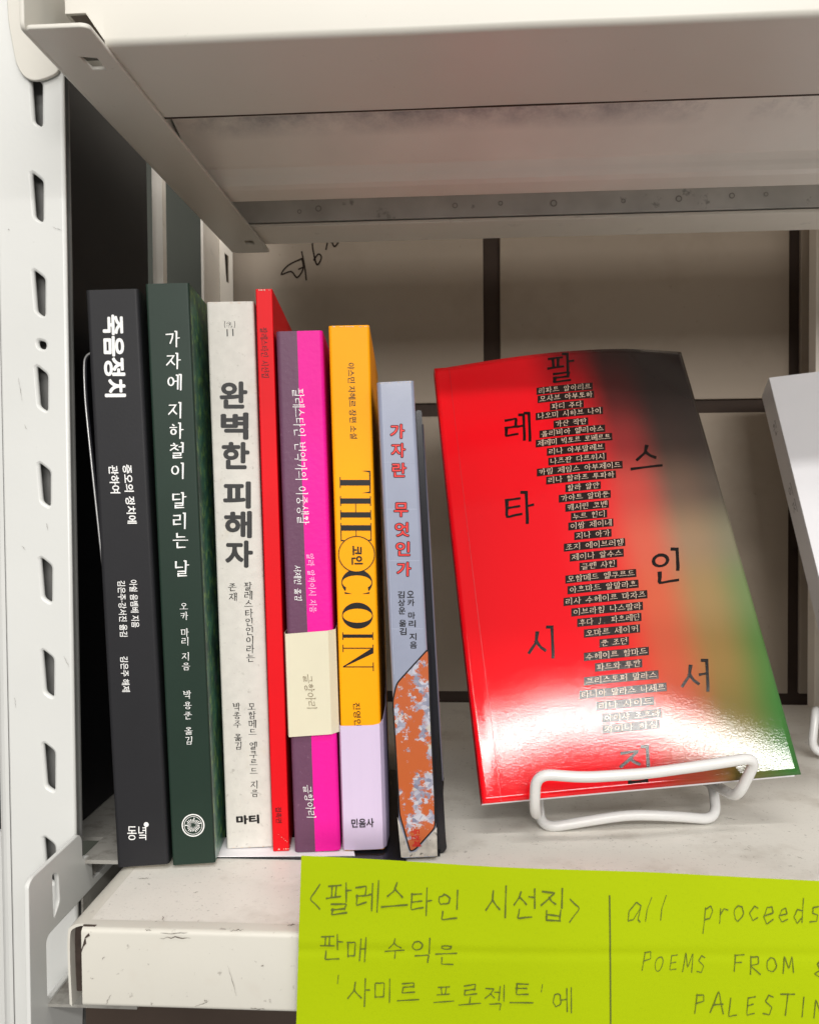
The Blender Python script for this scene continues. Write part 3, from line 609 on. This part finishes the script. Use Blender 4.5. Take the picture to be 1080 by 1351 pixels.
def crescent(a0, a1, n=36):
    V = []
    for i in range(n+1):
        a = math.radians(a0+(a1-a0)*i/n); V += [(.5+.5*math.cos(a), .5+.5*math.sin(a)), (.5+.27*math.cos(a), .5+.475*math.sin(a))]
    return V, [(2*i, 2*i+1, 2*i+3, 2*i+2) for i in range(n)]
LT_['O'] = [crescent(0, 360)]
V, F = crescent(48, 312); V = [(min(x, .93) if x > .5 else x, y) for x, y in V]; LT_['C'] = [(V, F), poly([(.86, .9), (.93, .9), (.93, .66)]), poly([(.86, .1), (.93, .34), (.93, .1)])]
for ch, y0, y1 in (('T', 621, 650.5), ('H', 654.5, 684), ('E', 690, 714), ('C', 751, 786), ('O', 795, 829.5), ('I', 836.5, 842), ('N', 850.5, 884)):
    sh = (y0-621)*.0172
    L.put(LT_[ch], (447.8+sh, y0), (447.8+sh+(y1-y0)*.0172, y1), (488.5+sh, y0))
L.put([ring(0, 0, 1, .955, 48)], (470.3, 731), (494.5, 731), (470.3, 707), .0004)
L.down('코인', (470.8, 720), (471.3, 745), 15, bold=.03); L.build('title_lettering', m_ink, b)
L.put([ring(0, 0, 1, 0, 48)], (470.3, 731), (493.8, 731), (470.3, 707.7), .00016)
m_ye2 = m_ye; L.v = [v for v in L.v]; L.build('title_disc', m_ye2, b)
L.k = 0
L.put(noto('코인', .03), (463.3, 720), (463.8, 745), (478.3, 720), .00028); L.build('disc_lettering', m_ink, b)
rubs.append((b, L, [((434, 430.8), (487, 430.8), 14, .00025)]))
m_li = mat('lilac_paper_band', (206, 190, 218), .5, .35, .02, 30, None, .03, 300)
pz = L.loc((470, 957)).y; mb = MB(); g = .0007
ring_ = [(-g, .07), (-g, .0015), (0, -g*.5), (T*.25, -g), (T*.5, -g*1.1), (T*.8, -g), (T*.97, -g*.5), (T+g*1.2, .0022), (T+g*2.6, .012), (T+g*1.6, .07)]
n_ = len(ring_)
topc = [0, 0, 0, 0, 0, 0, .0004, .0014, .0042, .006]
mb.v += [Vector((x, y, .0004)) for x, y in ring_] + [Vector((x, y, pz+topc[i])) for i, (x, y) in enumerate(ring_)]
mb.v += [Vector((x*.985+T*.0075, y+.0003, mb.v[i].z)) for i, (x, y) in enumerate(ring_)] + [Vector((x*.985+T*.0075, y+.0003, mb.v[n_+i].z)) for i, (x, y) in enumerate(ring_)]
for i in range(n_-1): mb.f += [(i, i+1, n_+i+1, n_+i), (2*n_+i, 2*n_+i+1, 3*n_+i+1, 3*n_+i), (i, i+1, 2*n_+i+1, 2*n_+i), (n_+i, n_+i+1, 3*n_+i+1, 3*n_+i)]
bd = mb.build('paper_band', m_li, b)
L2 = Letters(M, (0, -.00085, 0), (1, 0, 0), (0, 0, 1)); L2.across('민음사', (463.5, 1086.5), (493, 1085.5), 12, bold=.02); L2.build('band_lettering', m_ink, bd)

# 7 blue grey book
m_bg = mat('blue_grey_cover', (142, 148, 168), .35, .45, .03, 100, None, .03, 500, coat=.3)
b, M, T, H, L = book('paperback_book', 'blue grey paperback with red outlined title and orange map picture, right end of the row', (528.5, 1132.5), (577, 1130.5), (496.6, 504.7), .13, m_bg, r=.0016, yaw=3)
# picture on the lower spine: satellite view, an outlined shape
m_map = bpy.data.materials.new('satellite_picture'); m_map.use_nodes = True; nt = m_map.node_tree; N = nt.nodes; LK = nt.links; p = N['Principled BSDF']; p.inputs['Roughness'].default_value = .35
tc = N.new('ShaderNodeTexCoord')
def nn(sc, det, kind='ShaderNodeTexNoise'):
    n = N.new(kind); n.inputs['Scale'].default_value = sc
    if kind == 'ShaderNodeTexNoise': n.inputs['Detail'].default_value = det; n.inputs['Roughness'].default_value = .75
    LK.new(tc.outputs['Object'], n.inputs['Vector']); return n
def ramp(src, stops, interp='LINEAR'):
    r = N.new('ShaderNodeValToRGB'); r.color_ramp.interpolation = interp; LK.new(src, r.inputs[0]); e = r.color_ramp.elements
    while len(e) < len(stops): e.new(.5)
    for q, (pos, c) in zip(e, stops): q.position = pos; q.color = (*lin(c), 1)
    return r
vor = nn(620, 0, 'ShaderNodeTexVoronoi'); city = ramp(vor.outputs['Color'], [(0, (104, 108, 134)), (.4, (146, 148, 166)), (.75, (186, 186, 198)), (1, (176, 172, 150))])
patch = ramp(nn(44, 9).outputs['Fac'], [(0, (0, 0, 0)), (.515, (0, 0, 0)), (.53, (255, 255, 255))]); mx = N.new('ShaderNodeMix'); mx.data_type = 'RGBA'
LK.new(patch.outputs[0], mx.inputs[0]); mx.inputs[6].default_value = (*lin((180, 90, 46)), 1); LK.new(city.outputs[0], mx.inputs[7]); LK.new(mx.outputs[2], p.inputs['Base Color'])
shape = [(565, 856), (523, 902), (518, 925), (527, 1075), (541, 1124), (548, 1121), (574, 1092), (573, 1050), (567, 930)]
unit = lambda pts: [((x-540)/10, (990-y)/10) for x, y in pts]
q = rounded(unit(shape), .6, 3)
L.put([poly(q)], (540, 990), (550, 990), (540, 980), .00006); L.build('map_picture', m_map, b)
base = unit([(517, 905), (520, 1075), (528.7, 1131), (576.3, 1129), (575, 1085), (567, 850)])
L.put([ribbon(q+[q[0]], lambda t, d: .19)], (540, 990), (550, 990), (540, 980), .0001)
L.build('picture_outline', m_ink, b)
low_ = unit([(524, 1078), (540, 1126), (549, 1124), (576, 1092), (577, 1130), (529, 1132)])
L.put([poly(low_)], (540, 990), (550, 990), (540, 980), .00003)
L.build('stony_picture', mat('stony_picture', (176, 172, 166), .4, .4, .25, 260, [(420, .6, .66, (70, 66, 62), .8)]), b)
tt = list(zip('가자란무엇인가', (569, 594, 620, 672.5, 698.5, 724, 751))); 
tt = [(c, 524+(y-569)*.047, y) for c, y in tt]
L.stack(tt, 20.5, 'noto', bold=.06, h=.00004); L.build('title_outline', mat('dark_maroon_ink', (78, 26, 34), .5, .3, 0), b)  # printed dark outline behind the red letters
L.stack(tt, 18.3, 'noto', bold=.012, h=.00016); L.build('title_lettering', mat('red_orange_ink', (224, 62, 58), .45, .3, 0), b)
L.stack(spread('오카 마리 지음', (541.3, 784), (545.2, 851)), 9.3, 'noto', bold=.02).stack(spread('김상운 옮김', (529, 784.5), (531.5, 833)), 9.3, 'noto', bold=.02); L.build('author_lettering', m_ink, b)
L.down('두번째', (547.5, 1094), (549.5, 1117), 12, bold=.03); L.build('publisher_mark', mat('map_red_ink', (186, 40, 34), .5, .3, 0), b)
gl = []
for yy in (610, 672, 740, 830): gl.append(((504+(yy-600)*.051, yy), (546+(yy-600)*.0525, yy), .5))
for u_, v_, w_ in gl: L.put([R_(0, 0, 1, 1)], u_, v_, (u_[0], u_[1]-w_), .00003)
L.put([R_(0, 0, 1, 1)], (503.5, 520), (519.5, 890), (504.1, 520), .00003)
rubs.append((b, L, [((497.5, 505.6), (543, 504), 10, .0002), ((530, 1130.5), (575, 1129), 10, .0003)]))
L.build('map_grid', mat('pale_blue_ink', (170, 176, 194), .5, .3, 0), b)

def rub(root, L, p0, p1, n, wd, m=None):      # rubbed, paper-white nicks along an edge
    mb = MB()
    for k in range(n):
        t = rnd.random(); ln = rnd.uniform(.01, .10); q0 = L.loc(lerp2_(p0, p1, t)); q1 = L.loc(lerp2_(p0, p1, min(1, t+ln))); ww = wd*rnd.uniform(.4, 1)
        nrm_ = Vector((-(q1-q0).y, (q1-q0).x)).normalized()*ww
        mb.add([L.P(*(q0), .00012), L.P(*((q0+q1)/2+nrm_), .00012), L.P(*q1, .00012), L.P(*((q0+q1)/2-nrm_), .00012)], [(0, 1, 2, 3)])
    return mb
lerp2_ = lambda a, b, t: (a[0]+(b[0]-a[0])*t, a[1]+(b[1]-a[1])*t)
m_rub = mat('rubbed_paper', (214, 196, 180), .7, .2, .1, 300)
for r_, L_, segs in rubs:
    mb = MB()
    for p0, p1, n, wd in segs:
        q = rub(r_, L_, p0, p1, n, wd); mb.add(q.v, q.f)
    mb.build('rubbed_edges', m_rub, r_)

# bookends and the sheet under the row
be = empty('bookend', 'thin black bookend with a bright rounded edge, left of the charcoal book', 'bookend', Matrix.Identity(4))
MB().box((-.1255, .3010, .0), (-.0205, .40, .0007), .0002).build('base', m_bend, be)
edge = [at(u_, v_, Y=.303) for u_, v_ in ((120, 466), (114.5, 470), (111.5, 481), (112.5, 520), (116, 560), (126.5, 660), (138.5, 770), (145.5, 830), (153, 1000), (156.5, 1136))]
e2 = smooth_path(edge, 6)
mb = MB(); n_ = len(e2); 
mb.v += [p.copy() for p in e2]+[p+Vector((-.0095, .08, 0)) for p in e2]+[p+Vector((.0009, 0, 0)) for p in e2]+[p+Vector((-.0086, .08, 0)) for p in e2]
for i in range(n_-1): mb.f += [(i, i+1, n_+i+1, n_+i), (2*n_+i, 2*n_+i+1, 3*n_+i+1, 3*n_+i), (i, i+1, 2*n_+i+1, 2*n_+i)]
mb.build('upright_plate', m_bend, be)
mb = MB(); tube(mb, [p+Vector((0, -.0003, 0)) for p in e2], .00042, 8); mb.build('bright_edge', m_silver, be, True)  # silver edge tube, with the glint the plate's edge catches built in
be = empty('bookend', 'glossy black plastic bookend with rounded foot against the blue grey book', 'bookend', Matrix.Identity(4))
pts = [(548, 541), (556, 541), (588, 1108), (589.5, 1120), (584, 1127), (576, 1129)]
a = [at(u_, v_, Y=.3085) for u_, v_ in pts]
mb = MB(); mb.prism(rounded([(p.x, max(p.z, .0002)) for p in a], .0015, 4), lambda x, z, h: Vector((x-h*.09, .3085+h, z)), .085); mb.build('upright_plate', m_bend, be)
MB().box((-.0200, .3060, .0), (a[4].x-.001, .39, .0007), .0002).build('base', m_bend, be)
mb = MB(); tube(mb, [at(u_, v_, Y=.3082) for u_, v_ in ((557.5, 560), (566, 700), (575, 870), (584, 1030))], .00035, 8); mb.build('edge_ridge', mat('grey_edge', (96, 96, 108), .25, .5, 0), be, True)
pl = [at(286, 1131, Z=.0008), at(468, 1130, Z=.0008), at(462, 1106, Z=.0008), at(290, 1106, Z=.0008)]
mb = MB(); mb.prism([(p.x, p.y) for p in pl], lambda x, y, h: Vector((x, y, .0008+h)), .0003)
tag(mb.build('paper_sheet', m_sheet), 'white paper sheet lying on the black base under the row of books', 'paper')

# ------------------------------------------------------------------ poetry book on its wire stand
CW, CH, CT, SAG = .128, .206, .0065, .0006
tl_, yw, ro = math.radians(-25.9), math.radians(3.6), math.radians(-4.5)
Mc = Matrix.Translation((.0085, .3209, .0147)) @ Matrix.Rotation(yw, 4, 'Z') @ Matrix.Rotation(tl_, 4, 'X') @ Matrix.Rotation(ro, 4, 'Y')
def cbump(x, y):
    u_, v_ = x/CW, y/CH
    if u_ < .055: return -.0002 - SAG*math.sin(math.pi*max(0, min(1, v_)))
    s_ = (u_-.055)/.945
    return .0062*(.25+.75*v_)*math.sin(math.pi*min(1, s_*.98)) - .004*v_*v_*max(0, s_-.75)*2 - SAG*math.sin(math.pi*max(0, min(1, v_)))
def cwarp(x, y):       # the curled leaf is a little narrower towards the top
    v_ = y/CH; return CW/2+(x-CW/2)*(1-.022*v_*v_), y
GRID = [  # printed colours, top to bottom; left to right
 [(228, 10, 24), (230, 12, 26), (230, 13, 28), (130, 10, 20), (40, 20, 18), (30, 22, 20), (28, 20, 19)],
 [(228, 10, 24), (230, 12, 26), (230, 13, 28), (190, 14, 26), (70, 24, 24), (34, 24, 22), (32, 24, 22)],
 [(228, 10, 24), (230, 12, 26), (230, 13, 28), (222, 18, 32), (130, 44, 44), (52, 40, 36), (46, 38, 34)],
 [(228, 10, 24), (230, 12, 26), (230, 13, 28), (230, 26, 38), (190, 72, 64), (104, 84, 72), (82, 74, 66)],
 [(228, 10, 24), (230, 12, 26), (230, 13, 28), (230, 34, 42), (208, 96, 76), (150, 124, 98), (124, 120, 98)],
 [(228, 10, 24), (230, 12, 26), (230, 13, 28), (228, 30, 38), (206, 96, 68), (156, 128, 86), (108, 128, 82)],
 [(228, 10, 24), (230, 12, 26), (230, 13, 28), (222, 22, 32), (190, 84, 58), (140, 112, 64), (76, 114, 56)],
 [(228, 10, 24), (230, 12, 26), (230, 13, 28), (210, 18, 30), (170, 70, 48), (112, 98, 50), (54, 104, 46)],
 [(228, 10, 24), (230, 12, 26), (230, 13, 28), (196, 16, 28), (146, 58, 38), (90, 88, 42), (46, 98, 42)]]
def gcol(u_, v_):
    y = max(0, min(1, 1-v_))*(len(GRID)-1); x = max(0, min(1, u_))*6; i, j = min(int(y), len(GRID)-2), min(int(x), 5); fy, fx = y-i, x-j
    fx = fx*fx*(3-2*fx); fy = fy*fy*(3-2*fy)
    g_ = lambda a, b: lin(GRID[a][b])
    return [(g_(i, j)[k]*(1-fx)+g_(i, j+1)[k]*fx)*(1-fy)+(g_(i+1, j)[k]*(1-fx)+g_(i+1, j+1)[k]*fx)*fy for k in range(3)]
pb = empty('poetry_book', 'large red book with red to black and green cover propped on a white wire stand', 'book', Mc)
nx, ny = 64, 80; V = []; F = []; CL = []
for side in (0, 1):
    for j in range(ny+1):
        for i in range(nx+1):
            x, y = CW*i/nx, CH*j/ny; X_, Y_ = cwarp(x, y); V.append((X_, -cbump(x, y)+side*.0004, Y_)); CL.append(gcol(i/nx, j/ny))
n1 = (nx+1)*(ny+1); id_ = lambda s_, i, j: s_*n1+j*(nx+1)+i
for j in range(ny):
    for i in range(nx): F += [(id_(0, i, j), id_(0, i+1, j), id_(0, i+1, j+1), id_(0, i, j+1)), (id_(1, i, j), id_(1, i, j+1), id_(1, i+1, j+1), id_(1, i+1, j))]
for i in range(nx): F += [(id_(0, i, 0), id_(1, i, 0), id_(1, i+1, 0), id_(0, i+1, 0)), (id_(0, i, ny), id_(0, i+1, ny), id_(1, i+1, ny), id_(1, i, ny))]
for j in range(ny): F += [(id_(0, 0, j), id_(0, 0, j+1), id_(1, 0, j+1), id_(1, 0, j)), (id_(0, nx, j), id_(1, nx, j), id_(1, nx, j+1), id_(0, nx, j+1))]
m_cov = mat('glossy_print', (200, 20, 30), .7, .05, 0, 30, None, .055, 1500, coat=.9)
nt = m_cov.node_tree; p = nt.nodes['Principled BSDF']; at_ = nt.nodes.new('ShaderNodeAttribute'); at_.attribute_name = 'print'
nt.links.new(at_.outputs['Color'], p.inputs['Base Color']); p.inputs['Coat Roughness'].default_value = .055
for n_ in nt.nodes:
    if n_.type == 'BUMP': n_.inputs['Distance'].default_value = .00035
cov = obj('front_cover', V, F, m_cov, pb, True)
ca = cov.data.color_attributes.new('print', 'FLOAT_COLOR', 'POINT')
for i, c in enumerate(CL): ca.data[i].color = (*c, 1)
mb = MB(); sv = []
for j in range(21):
    y = CH*j/20; xw = cwarp(0, y)[0]; sv += [(xw-.0001, -cbump(0, y)+.0002, y), (xw-.0003, .0012, y), (xw-.0003, CT-.0006, y), (xw+.0003, CT, y)]
mb.add(sv, [(4*j+i, 4*j+i+1, 4*j+5+i, 4*j+4+i) for j in range(20) for i in range(3)]); mb.build('spine', m_red, pb)
mb = MB()      # page block follows the curl of the leaf
for s_, dy in ((0, .0006), (1, CT-.0008)):
    for j in range(13):
        for i in range(17):
            x, y = .0006+(CW-.0012)*i/16, .0008+(CH-.0016)*j/12; X_, Y_ = cwarp(x, y); mb.v.append(Vector((X_, -cbump(x, y)*(1 if s_ == 0 else .6)+dy, Y_)))
idp = lambda s_, i, j: s_*221+j*17+i
for j in range(12):
    for i in range(16): mb.f += [(idp(0, i, j), idp(0, i+1, j), idp(0, i+1, j+1), idp(0, i, j+1)), (idp(1, i, j), idp(1, i+1, j), idp(1, i+1, j+1), idp(1, i, j+1))]
for i in range(16): mb.f += [(idp(0, i, 0), idp(1, i, 0), idp(1, i+1, 0), idp(0, i+1, 0)), (idp(0, i, 12), idp(1, i, 12), idp(1, i+1, 12), idp(0, i+1, 12))]
for j in range(12): mb.f += [(idp(0, 0, j), idp(1, 0, j), idp(1, 0, j+1), idp(0, 0, j+1)), (idp(0, 16, j), idp(1, 16, j), idp(1, 16, j+1), idp(0, 16, j+1))]
mb.build('page_block', m_sheet, pb)
mb = MB(); mb.prism([(cwarp(0, 0)[0], 0), (CW, 0), (cwarp(CW, CH)[0], CH), (cwarp(0, CH)[0], CH)], lambda x, y, h: Vector((x, CT-.0006+h, y)), .0006); mb.build('back_cover', m_sheet, pb)
mb = MB(); mb.add([(cwarp(x, CH*j/20)[0], -cbump(.0060, CH*j/20)-.0003, CH*j/20) for j in range(21) for x in (.0073, .0075)], [(2*j, 2*j+1, 2*j+3, 2*j+2) for j in range(20)]); mb.build('hinge_crease', mat('crease_red', (190, 20, 30), .35, .5, 0), cov)
L = Letters(Mc, (0, 0, 0), (1, 0, 0), (0, 0, 1), cbump)
strips = [('리파트 알아리르', 744.5, 512.8, 74.2), ('모사브 아부토하', 746.2, 523.5, 74.7), ('파디 주다', 747.4, 534.8, 44.9), ('나오미 시하브 나이', 750.8, 545.5, 88.9), ('가산 작탄', 752.8, 557.7, 45.9), ('올리비아 엘리아스', 754.7, 569.0, 86.9), ('제레미 빅토르 로베르트', 756.9, 580.7, 101.1), ('리나 아부말레브', 759.6, 592.9, 77.1), ('나즈완 다르위시', 761.5, 605.6, 77.1), ('카림 제임스 아부제이드', 764.5, 618.3, 113.3), ('리나 할라프 투파하', 766.2, 630.0, 92.3), ('할라 얄얀', 768.9, 642.2, 46.9), ('가야트 알마둔', 771.1, 654.9, 68.8), ('캐서린 코벤', 774.2, 667.6, 57.6), ('누르 힌디', 776.7, 679.8, 47.9), ('이쌈 제이네', 779.1, 692.0, 59.6), ('지나 아가', 781.8, 705.2, 49.3), ('조지 에이브러햄', 784.0, 718.9, 81.1), ('제이나 알수스', 786.9, 732.5, 71.3), ('글렌 샤힌', 788.9, 745.7, 49.8), ('모함메드 엘쿠르드', 792.3, 760.4, 93.8), ('아흐마드 알말라흐', 795.2, 774.5, 93.8), ('리사 수헤이르 마자즈', 798.4, 789.2, 110.8), ('이브라힘 나스랄라', 800.6, 803.8, 94.7), ('후다 J. 파흐레딘', 803.5, 818.0, 85.0), ('오마르 세이커', 807.0, 832.6, 74.2), ('준 조던', 809.9, 847.3, 39.1), ('수헤이르 함마드', 812.8, 862.9, 85.9), ('파드와 투칸', 815.7, 878.0, 62.5), ('크리스토퍼 말라스', 819.2, 894.6, 98.6), ('타니아 말라스 나세르', 821.6, 911.7, 115.2), ('리나 사이드', 824.5, 928.3, 76.2), ('아이샤 조흐라', 833.3, 944.4, 78.1), ('자이나 하심', 832.1, 959.1, 75.7)]
blk, txt = [], []
for s_, cx, cy, wd in strips:
    k = -.095*(wd/2); hh = 9.6+(cy-514)*.0045
    L.put([RS()], (cx-wd/2, cy-k+hh/2), (cx+wd/2, cy+k+hh/2), (cx-wd/2, cy-k-hh/2), .00005)
L.build('name_strips', mat('strip_black', (30, 20, 18), .7, .05, 0, 30, None, .055, 1500, coat=.9), cov)
for s_, cx, cy, wd in strips:
    k = -.095*(wd/2-2.5); hh = (9.6+(cy-514)*.0045)*.78
    L.put(line_polys(s_, 'brush', .105, 1.12, .55), (cx-wd/2+2.5, cy-k+hh/2), (cx+wd/2-2.5, cy+k+hh/2), (cx-wd/2+2.5, cy-k-hh/2), .00016)
L.build('poet_names', mat('cream_ink', (214, 190, 170), .6, .15, 0, 30, None, .055, 1500, coat=.9), cov)
for ch, x, y, s_ in (('팔', 740, 486, 36), ('레', 683, 565, 36), ('타', 685, 671, 40), ('스', 853, 606, 40), ('인', 880, 748, 44), ('시', 716, 849, 40), ('서', 918, 893, 40), ('집', 840, 1010, 46)):
    pol = stroke_polys(ch, 'brush', .125); k = .055*s_
    L.put(pol, (x-s_/2, y+s_/2+k), (x+s_/2, y+s_/2-k), (x-s_/2-k*.6, y-s_/2+k), .0001)
L.build('title_lettering', mat('title_black', (16, 10, 10), .7, .05, 0, 30, None, .055, 1500, coat=.9), cov)
st = empty('wire_stand', 'white coated wire book stand holding the large red book', 'book stand', Matrix.Identity(4))
WR = .0021
mb = MB()
lip_ = [Vector((.034, .372, .006)), at(709, 1076, Y=.3255), at(704.5, 1070, Y=.3135), at(706.5, 1021, Y=.3105), at(770, 1026, Y=.3115), at(850, 1021, Y=.314), at(930, 1010, Y=.3185), at(999, 999, Y=.3225), at(972, 1053, Y=.3275), at(950, 1040, Y=.345), Vector((.106, .375, .008))]
tube(mb, round_corners(lip_, .0065, 8), WR, 14); mb.build('front_lip', m_wire, st, True)
mb = MB()
foot = [Vector((.040, .378, .016)), at(709, 1052, Y=.345), at(714, 1094, Y=.3310), at(765, 1085, Y=.3325), at(830, 1075, Y=.336), at(890, 1077, Y=.338), at(945, 1082, Y=.3415), at(941, 1040, Y=.352), Vector((.110, .39, .014))]
tube(mb, round_corners(foot, .008, 8), WR, 14); mb.build('foot_loop', m_wire, st, True)
mb = MB(); nrm = Vector((0, .9, -.436)); bx_ = lambda x, y: Mc @ Vector((x, CT+.0032, y))
tube(mb, round_corners([Vector((.034, .372, .006)), bx_(.025, .02), bx_(.025, .10), bx_(.095, .10), bx_(.095, .02), Vector((.106, .375, .008))], .012, 8), WR, 12); mb.build('back_rest', m_wire, st, True)
mb = MB(); tube(mb, round_corners([bx_(.03, .09), Vector((.045, .46, .0028)), Vector((.085, .46, .0028)), bx_(.09, .09)], .01, 8), WR, 12); mb.build('rear_prop', m_wire, st, True)

# ------------------------------------------------------------------ white book at the right edge
TLp = at(1014, 498, Y=.485); BLp = at(1130, 962, Y=.400)
ey = (TLp-BLp); Hh = ey.length; ey.normalize(); ex = Vector((1, -.12, .05)); ex = (ex-ey*ex.dot(ey)).normalized(); nb = ey.cross(ex)   # nb points to the back
nb = -ex.cross(ey)
Mw = Matrix(((ex.x, nb.x, ey.x, BLp.x), (ex.y, nb.y, ey.y, BLp.y), (ex.z, nb.z, ey.z, BLp.z), (0, 0, 0, 1)))
wb = empty('white_book', 'white paperback with blind lettered grey spine, cut off by the right edge', 'book', Mw)
m_wc = mat('white_cover', (226, 226, 230), .35, .45, .01, 40, coat=.2)
TW, WW = .021, .14
mb = MB(); mb.box((0, 0, 0), (WW, .0008, Hh), .0003).box((0, TW-.0008, 0), (WW, TW, Hh), .0003).box((.0, .0009, 0), (.0008, TW-.0009, Hh)); mb.build('cover', m_wc, wb)
MB().box((.001, .001, .0006), (WW-.0006, TW-.001, Hh-.0006)).build('page_block', m_pages, wb)
L = Letters(Mw, (-.00005, 0, 0), (0, -1, 0), (0, 0, 1))
L.o = Vector((-.0001, 0, 0))
for ch, f_ in (('흰', .86), ('이', .66), ('저', .61), ('희', .30), ('인', .25)):
    pol = stroke_polys(ch, 'serif', .1); sz = .0075; k = len(L.v)
    for Vv, Ff in pol:
        k = len(L.v); L.v += [Vector((-.0001, .0105+(.5-u)*sz, Hh*f_+(v-.5)*sz)) for u, v in Vv]; L.f += [tuple(i+k for i in q) for q in Ff]
L.build('spine_lettering', mat('pale_grey_ink', (150, 148, 152), .5, .3, 0), wb)
ws = empty('wire_stand', 'white wire stand foot under the white book at the right edge', 'book stand', Matrix.Identity(4))
mb = MB(); tube(mb, round_corners([Vector((.200, .47, .006)), at(1076, 935, Y=.428), at(1070, 990, Y=.424), at(1110, 1000, Y=.424), Vector((.30, .43, .004)), Vector((.31, .42, .03)), Vector((.31, .46, .03))], .006, 8), WR, 12); mb.build('foot_loop', m_wire, ws, True)
mb = MB(); tube(mb, round_corners([BLp+ex*.02+nb*.03+Vector((0, 0, .006)), BLp+ex*.02-nb*.004-ey*.004, BLp+ex*.02-nb*.006+ey*.014, BLp+ex*.12-nb*.006+ey*.014, BLp+ex*.12-nb*.004-ey*.004, BLp+ex*.12+nb*.03+Vector((0, 0, .006))], .006, 8), WR, 12); mb.build('front_lip', m_wire, ws, True)

# ------------------------------------------------------------------ the note taped to the shelf edge
m_note = mat('lime_paper', (164, 184, 2), .7, .12, .06, 9, [(1200, .55, .75, (150, 172, 6), .5)], .12, 500)
NY = .2462
def npt(u_, v_, h=0):
    p = at(u_, v_, Y=NY); x, z = p.x, p.z
    y = NY + .0021*noise.noise((x*15, z*14, 2)) - .0008 + .00025*math.exp(-((z+.002-.02*x)/.0016)**2) + max(0, z)*.06 - h
    return Vector((x, min(y, .2488) if z < .004 else y, z))
def lerp2(a, b, t): return (a[0]+(b[0]-a[0])*t, a[1]+(b[1]-a[1])*t)
TLn, BLn, TRn, BRn = (397, 1130), (390, 1395), (1230, 1173), (1230, 1420)
V = []; F = []; nx, ny = 120, 90
for j in range(ny+1):
    for i in range(nx+1):
        a_, b_ = lerp2(TLn, TRn, i/nx), lerp2(BLn, BRn, i/nx); q = lerp2(a_, b_, j/ny); V.append(npt(*q))
for j in range(ny):
    for i in range(nx): F.append((j*(nx+1)+i, j*(nx+1)+i+1, (j+1)*(nx+1)+i+1, (j+1)*(nx+1)+i))
nt_ = obj('paper_note', V, F, m_note, None, True)
tag(nt_, 'lime yellow handwritten paper note standing against the front edge of the shelf', 'note')
mb = MB(); kk = 0
def note_write(text, p0, p1, h, wt=.07, track=1.12, space=.5, slant=0):
    global kk
    d = Vector((p1[0]-p0[0], p1[1]-p0[1])); n = Vector((d.y, -d.x)).normalized()*h + d.normalized()*slant
    for Vv, Ff in line_polys(text, 'hand', wt, track, space):
        kk += 1
        mb.add([npt(p0[0]+d.x*u+n.x*v, p0[1]+d.y*u+n.y*v, .00018+(kk % 20)*8e-6) for u, v in Vv], Ff)
note_write('<팔레스타인 시선집>', (404, 1205), (770, 1217), 42, .05, 1.05, .7)
note_write('판매 수익은', (421, 1266), (606, 1272), 34, .05)
note_write("'사미르 프로젝트'에", (436, 1325), (756, 1333), 36, .046)
note_write('all', (824, 1217), (882, 1217), 34, .046, .9, slant=8); note_write('proceeds', (923, 1219), (1084, 1219), 34, .046, 1.0, slant=3)
note_write('POEMS', (842, 1279), (930, 1281), 24, .055, slant=3); note_write('FROM', (962, 1281), (1046, 1283), 22, .06); note_write('&', (1068, 1286), (1088, 1287), 22, .07)
note_write('PALESTINE', (910, 1334), (1110, 1338), 28, .06, slant=2)
q = [npt(804, 1182+(1351-1182)*k/80, .0002) for k in range(81)]
mb.add([v for p in q for v in (p+Vector((.00022, 0, 0)), p-Vector((.00022, 0, 0)))], [(2*i, 2*i+1, 2*i+3, 2*i+2) for i in range(80)])
mb.build('handwriting', m_pencil, nt_)
